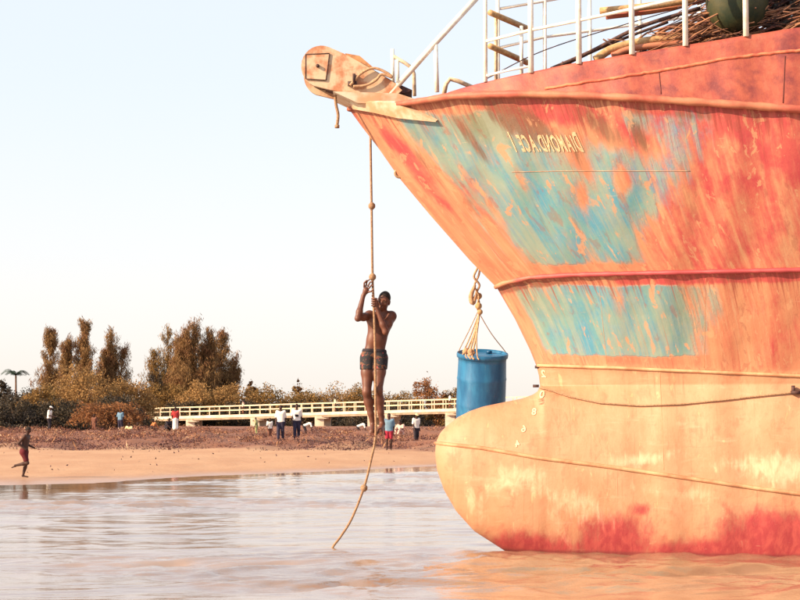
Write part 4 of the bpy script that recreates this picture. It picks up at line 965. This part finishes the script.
# ------------------------------------------------------------------ vegetation
def leaf_mat(name, a, b, c_):
    t = NT(name); P_ = t.coord(); r_ = t.attr('rnd'); f = t.noise(P_, .55, 4, .6)
    c = t.mix(r_, a, b); c = t.mix(t.math('MULTIPLY', t.ramp(f, .45, .65), .7), c, c_); t.col(c); t.set(Roughness=.75); t.b.inputs['Specular IOR Level'].default_value = .15
    tr = t.n('ShaderNodeBsdfTranslucent'); t.l(c, tr.inputs[0]); mx = t.n('ShaderNodeMixShader'); mx.inputs[0].default_value = .22
    t.l(t.b.outputs[0], mx.inputs[1]); t.l(tr.outputs[0], mx.inputs[2]); t.l(mx.outputs[0], t.out.inputs[0]); return t.m
LM = {'cas': leaf_mat('casuarina_needles', (.19, .112, .047), (.30, .168, .07), (.2, .085, .043)),
      'gold': leaf_mat('golden_scrub', (.29, .165, .062), (.38, .21, .08), (.17, .115, .05)),
      'olive': leaf_mat('olive_scrub', (.2, .12, .042), (.29, .155, .05), (.14, .095, .035)),
      'dark': leaf_mat('dark_shaded_scrub', (.045, .042, .035), (.09, .06, .032), (.04, .036, .036)),  # dark leaf colour, with the shade low in the scrub painted in
      'rust': leaf_mat('rusty_scrub', (.27, .105, .045), (.32, .15, .055), (.18, .08, .035)),
      'palm': leaf_mat('palm_frond', (.03, .05, .03), (.05, .06, .03), (.03, .04, .025))}
M['bark'] = mat('bark', (.14, .075, .045), (.08, .045, .03), 8, .9, .4)
def leaves(name, Cn, size, m, parent, asp=.45, droop=None, r_=rng):
    n = len(Cn); d = r_.normal(size=(n, 3)); d /= np.linalg.norm(d, axis=1, keepdims=True)
    if droop is not None: d = d*droop[1]+np.array(droop[0]); d /= np.linalg.norm(d, axis=1, keepdims=True)
    e = np.cross(d, r_.normal(size=(n, 3))); e /= np.linalg.norm(e, axis=1, keepdims=True)
    L = size*r_.uniform(.6, 1.4, (n, 1)); W_ = L*asp
    V = np.stack([Cn-d*L/2, Cn+e*W_/2-d*L*.05, Cn+d*L/2, Cn-e*W_/2-d*L*.05], 1)
    o = fast_mesh(name, V.reshape(-1, 3), np.arange(4*n).reshape(-1, 4), m, parent, False)
    attr(o, 'rnd', np.repeat(r_.random(n), 4)); return o
def branches(e, base, tips, r0, m=None, name='trunk', fork=.3, height=None):
    mb = MB()
    for tp in tips:
        tp = Vector(tp); b = Vector(base); md = b+(tp-b)*.5+Vector((random.uniform(-.2, .2), random.uniform(-.2, .2), .12*(tp-b).length))
        mb.tube(spline([b+Vector((random.uniform(-fork, fork), random.uniform(-fork, fork), -.15)), md, tp], 4), [r0*(1-k/8.6) for k in range(9)], 5)
    return mb.build(name, m or M['bark'], e)
def shrub(px, top_py, hw_px, Y, m, label, base_py=None, n=4200, size=.2, depth=.8, name='shrub', group='scrub along the back of the beach', shape=3.0, lump=9, cat='shrub'):
    X = (px-400)/F*Y; zb = gz(X, Y); zt_ = at(px, top_py, Y).z; H = zt_-zb; hw = hw_px*Y/F
    e = empty(name, (X, Y, zb)); tag(e, label, cat, group)
    # clumps over a lumpy dome
    nc = 110; Cn = []
    for k in range(nc):
        a = random.uniform(0, 6.283); q = random.random()**.5; surf = (1-q**shape)*(.8+.2*random.random())
        zz = H*surf*random.random()**.3; rr_ = random.uniform(.16, .3)*min(H, hw)*.8
        Cn.append((X+math.cos(a)*q*hw, Y+math.sin(a)*q*hw*depth, zb+max(zz-rr_*.7, rr_*.3), rr_))
    Cn = np.array(Cn); pick = rng.integers(0, nc, n); d = rng.normal(size=(n, 3)); d /= np.linalg.norm(d, axis=1, keepdims=True); rad = rng.random((n, 1))**.4
    P = Cn[pick, :3]+d*rad*Cn[pick, 3:4]*np.array([1.25, 1.25, 1.0]); P[:, 2] = np.maximum(P[:, 2], zb+.02)
    tw = rng.random(n) < .06; P[tw, 2] += rng.random(tw.sum())**2*.25*H*.5
    leaves('crown', P, size, LM[m], e, .5, ((0, 0, .5), 1.0))
    tips = [Cn[k, :3] for k in rng.integers(0, nc, 14)]; branches(e, (X, Y, zb), tips, .05+.012*H, fork=hw*.4)
    return e
def casuarina(px, top_py, hw_px, Y, label, m='cas', n=5200, plumes=1, group='casuarina trees behind the scrub', lean=0):
    X = (px-400)/F*Y; zb = gz(X, Y); zt_ = at(px, top_py, Y).z; H = zt_-zb; hw = hw_px*Y/F
    e = empty('casuarina_tree', (X, Y, zb)); tag(e, label, 'tree', group)
    mb = MB(); Pn = []
    leaders = [(0, 0, 1.0)]
    for k in range(plumes-1): a = random.uniform(0, 6.28); u_ = random.uniform(.35, 1.05); leaders.append((math.cos(a)*hw*.75*u_, math.sin(a)*hw*.5*u_, 1.02-.42*u_*random.uniform(.5, 1.1)))
    for lx, ly, lh in leaders:
        tr = spline([Vector((X, Y, zb-.2)), Vector((X+lx*.5, Y+ly*.5, zb+H*.3)), Vector((X+lx+lean*hw, Y+ly, zb+H*lh))], 6); mb.tube(tr, [max(.02, (.022*H)*(1-k/12.6)) for k in range(13)], 6)
        w0 = hw*(1 if plumes == 1 else .95/plumes**.5)
        for k in range(64):
            q = random.uniform(.16, .97); base = tr[min(11, int(q*12))].lerp(tr[min(12, int(q*12)+1)], q*12-int(q*12)); a = random.uniform(0, 6.283); L = w0*2.0*(1.05-q)**.95*random.uniform(.35, 1.25)+.25
            tip = base+Vector((math.cos(a)*L, math.sin(a)*L, L*random.uniform(.75, 1.7)+.3))
            br = spline([base, (base+tip)*.5+Vector((0, 0, -.12*L)), tip], 3); mb.tube(br, [max(.008, .035*(1-j_/6.5)) for j_ in range(7)], 4)
            m_ = int(n*3.2/len(leaders)/64)
            tt = rng.random(m_)**.7
            B = np.array([br[min(6, int(x*6.99))][:] for x in tt]); Pn.append(B+rng.normal(size=(m_, 3))*np.array([.19, .19, .25])*(.5+.12*H/3))
    Pn = np.concatenate(Pn); leaves('crown', Pn, .46, LM[m], e, .13, ((0, 0, .9), .7)); mb.build('trunk', M['bark'], e)
    return e
casuarina(50, 332, 9, 205, 'slender leftmost casuarina with a single pointed tip', n=3600)
casuarina(66, 342, 12, 208, 'shortest casuarina of the left group', n=3400)
casuarina(84, 323, 14, 206, 'tallest casuarina of the left group', n=4600)
casuarina(111, 329, 20, 209, 'broad rightmost casuarina of the left group', n=6000, plumes=4)
casuarina(194, 318, 40, 207, 'biggest casuarina with several tall plumes in the right group', n=15000, plumes=9)
casuarina(219, 333, 25, 212, 'dark casuarina leaning at the right of the big one', n=8500, plumes=5, lean=.2)
casuarina(168, 331, 24, 214, 'thin casuarina at the left of the big one', m='olive', n=6000, plumes=4)
shrub(155, 362, 13, 203, 'dark', 'dark round tree at the left foot of the big casuarina', n=2600, name='round_tree', group='casuarina trees behind the scrub', cat='tree')
SH = [(3, 372, 12, 160, 'dark', 'dark narrow bush at the left picture edge'), (22, 383, 34, 150, 'dark', 'dark low bush under the little palm'), (42, 384, 30, 141, 'olive', 'olive bush between the palm and the golden bush'), (86, 358, 54, 150, 'gold', 'largest golden bush under the left casuarinas'),
      (128, 370, 36, 152, 'gold', 'golden bush right of the largest one'), (60, 396, 45, 134, 'dark', 'dark front bush behind the person in white cap'), (15, 396, 40, 133, 'dark', 'dark front bush at the far left'), (116, 392, 34, 141, 'dark', 'dark bush left of where the footbridge begins'),
      (165, 376, 36, 203, 'olive', 'olive bush beneath the biggest casuarina'), (200, 378, 40, 201, 'gold', 'golden bush below the right group of casuarinas'), (236, 378, 34, 202, 'gold', 'rounded golden bush right of the casuarinas'), (252, 376, 9, 210, 'rust', 'small rusty bush poking up behind the footbridge'),
      (268, 383, 34, 203, 'olive', 'olive bush behind the footbridge above the green figure'), (298, 378, 7, 212, 'rust', 'thin rusty bush poking up above the front walkers'), (304, 384, 38, 203, 'olive', 'olive bush above the front walkers'), (335, 379, 40, 204, 'gold', 'tall golden bush left of the climber'),
      (362, 382, 32, 205, 'olive', 'olive bush just behind the climber on the left'), (398, 386, 34, 205, 'olive', 'low olive bush right of the climber'), (427, 375, 24, 206, 'rust', 'spiky rusty bush between the climber and the drum'), (455, 385, 28, 206, 'olive', 'olive bush behind the blue drum'),
      (185, 396, 34, 199.5, 'dark', 'dark bush below the casuarinas behind the footbridge'), (240, 397, 40, 199, 'dark', 'dark low bush behind the left half of the footbridge'), (310, 397, 45, 199, 'dark', 'dark low bush behind the middle of the footbridge'), (385, 398, 45, 197, 'dark', 'dark low bush behind the climber and the footbridge')]
for a in SH: shrub(*a, n=int(5000+a[2]*170), size=.22 if a[3] > 190 else .18)
# drooping bush
def weeping():
    px, Y = 108, 126; X = (px-400)/F*Y; zb = gz(X, Y); e = empty('weeping_bush', (X, Y, zb)); tag(e, 'broad bush of arching dry twigs drooping to the sand', 'shrub')
    mb = MB(); Pn = []
    for k in range(150):
        a = random.uniform(0, 6.283); L = random.uniform(1.2, 2.9); H = random.uniform(1.0, 1.95)
        b = Vector((X+random.uniform(-.8, .8), Y+random.uniform(-.6, .6), zb)); dx, dy = math.cos(a)*L, math.sin(a)*L*.7
        P = spline([b, b+Vector((dx*.3, dy*.3, H*.85)), b+Vector((dx*.7, dy*.7, H)), b+Vector((dx*1.05, dy*1.05, H*.5+random.uniform(-.3, .3)))], 5)
        mb.tube(P, [.022*(1-i_/17) for i_ in range(len(P))], 4); q = np.array([P[i_][:] for i_ in rng.integers(5, len(P), 34)]); Pn.append(q+rng.normal(size=q.shape)*.07)
    mb.build('twigs', M['bark'], e); leaves('crown', np.concatenate(Pn), .26, LM['rust'], e, .2, ((.3, 0, -.3), 1))
weeping()
# little palm
def palm(px, top, Y, label):
    X = (px-400)/F*Y; zb = gz(X, Y); zt_ = at(px, top, Y).z; e = empty('palm_tree', (X, Y, zb)); tag(e, label, 'palm')
    MB().tube([(X, Y, zb-.2), (X+.05, Y, (zb+zt_)/2), (X, Y, zt_)], [.14, .1, .08], 7).build('trunk', M['bark'], e)
    for k in range(13):
        a = k*6.283/13+random.uniform(-.2, .2); L = random.uniform(.9, 1.5); el = random.uniform(.1, .8); P = spline([Vector((X, Y, zt_)), Vector((X+math.cos(a)*L*.5, Y+math.sin(a)*L*.5, zt_+L*.5*el)), Vector((X+math.cos(a)*L, Y+math.sin(a)*L, zt_+L*(.15*el-.12)))], 7)
        v = []; f = []
        for i_, p in enumerate(P[:-1]):
            for s_ in (-1, 1):
                sd_ = Vector((-math.sin(a), math.cos(a), -.35))*s_*.32*(1-abs(i_/14-.4)); n0 = len(v); nx_p = P[i_+1]
                v += [p[:], (p+(nx_p-p)*.8)[:], (p+sd_+Vector((math.cos(a)*.16, math.sin(a)*.16, -.12)))[:]]; f.append((n0, n0+1, n0+2))
        o = mesh('frond', v, f, LM['palm'], e, False)
palm(16, 374, 165, 'small palm with a flat dark crown above the left scrub')
# tall thin pale stems in front of the dark scrub
# ------------------------------------------------------------------ dry litter along the beach
n = 120000; Yd = rng.uniform(77, 128, n); Xd = (rng.uniform(-30, 480, n)-400)/F*Yd
keep = (fbm(Xd*.5, Yd*.3, 3)+.16*rng.random(n)) > .455; keep &= ~((Yd < 82) & (rng.random(n) < .6)); Xd, Yd = Xd[keep], Yd[keep]; n = len(Xd)
Zd = ground_z(Xd, Yd)-.03+rng.random(n)**2*.3*fbm(Xd*.9+4, Yd*.4, 2)*2
t = NT('dry_litter'); r_ = t.attr('rnd2'); rp2 = t.n('ShaderNodeValToRGB'); t.l(r_, rp2.inputs[0]); el = rp2.color_ramp.elements
el[0].position = 0; el[0].color = (.045, .016, .026, 1); el[1].position = 1; el[1].color = (.62, .42, .28, 1)
for ps, cc in ((.35, (.10, .033, .027)), (.65, (.22, .085, .042)), (.85, (.38, .18, .085)), (.95, (.45, .25, .12))): x = el.new(ps); x.color = (*cc, 1)
t.col(rp2.outputs[0]); t.set(Roughness=.9)
o = leaves('litter', np.stack([Xd, Yd, Zd], 1), .12, t.m, None, .26, ((0, 0, .1), 1.0)); pat = np.clip((fbm(Xd*.8, Yd*.35, 4)-.45)*2.6+.5, 0, 1); low_ = sstep(79, 90, Yd+2*np.sin(Xd*.6))
attr(o, 'rnd2', np.repeat(np.clip(.75*rng.random(n)+.5*pat*(.5+.5*low_)-.25*(1-low_)-.16, 0, 1), 4)); tag(o, 'reddish dry weed and litter heaped along the upper beach', 'litter', kind='stuff')
k = rng.integers(0, len(Xd), 1600); o = leaves('driftwood', np.stack([Xd[k], Yd[k], Zd[k]+.03], 1), .5, t.m, None, .07, ((0, 0, .12), 1.0)); attr(o, 'rnd2', np.repeat(rng.random(1600)**1.3, 4)); tag(o, 'thin dry sticks poking out of the litter bank', 'sticks', kind='stuff')
# few dark weed scraps on the bare sand
n = 70; Yd = rng.uniform(50, 79, n); Xd = (rng.uniform(-20, 450, n)-400)/F*Yd; k = (Yd > shore(Xd)+1.5); Xd, Yd = Xd[k], Yd[k]
o = leaves('weed_scraps', np.stack([Xd, Yd, ground_z(Xd, Yd)+.02], 1), .09, t.m, None, .5, ((0, 0, .1), 1.0)); tag(o, 'scattered scraps of weed on the bare sand', 'litter', kind='stuff')
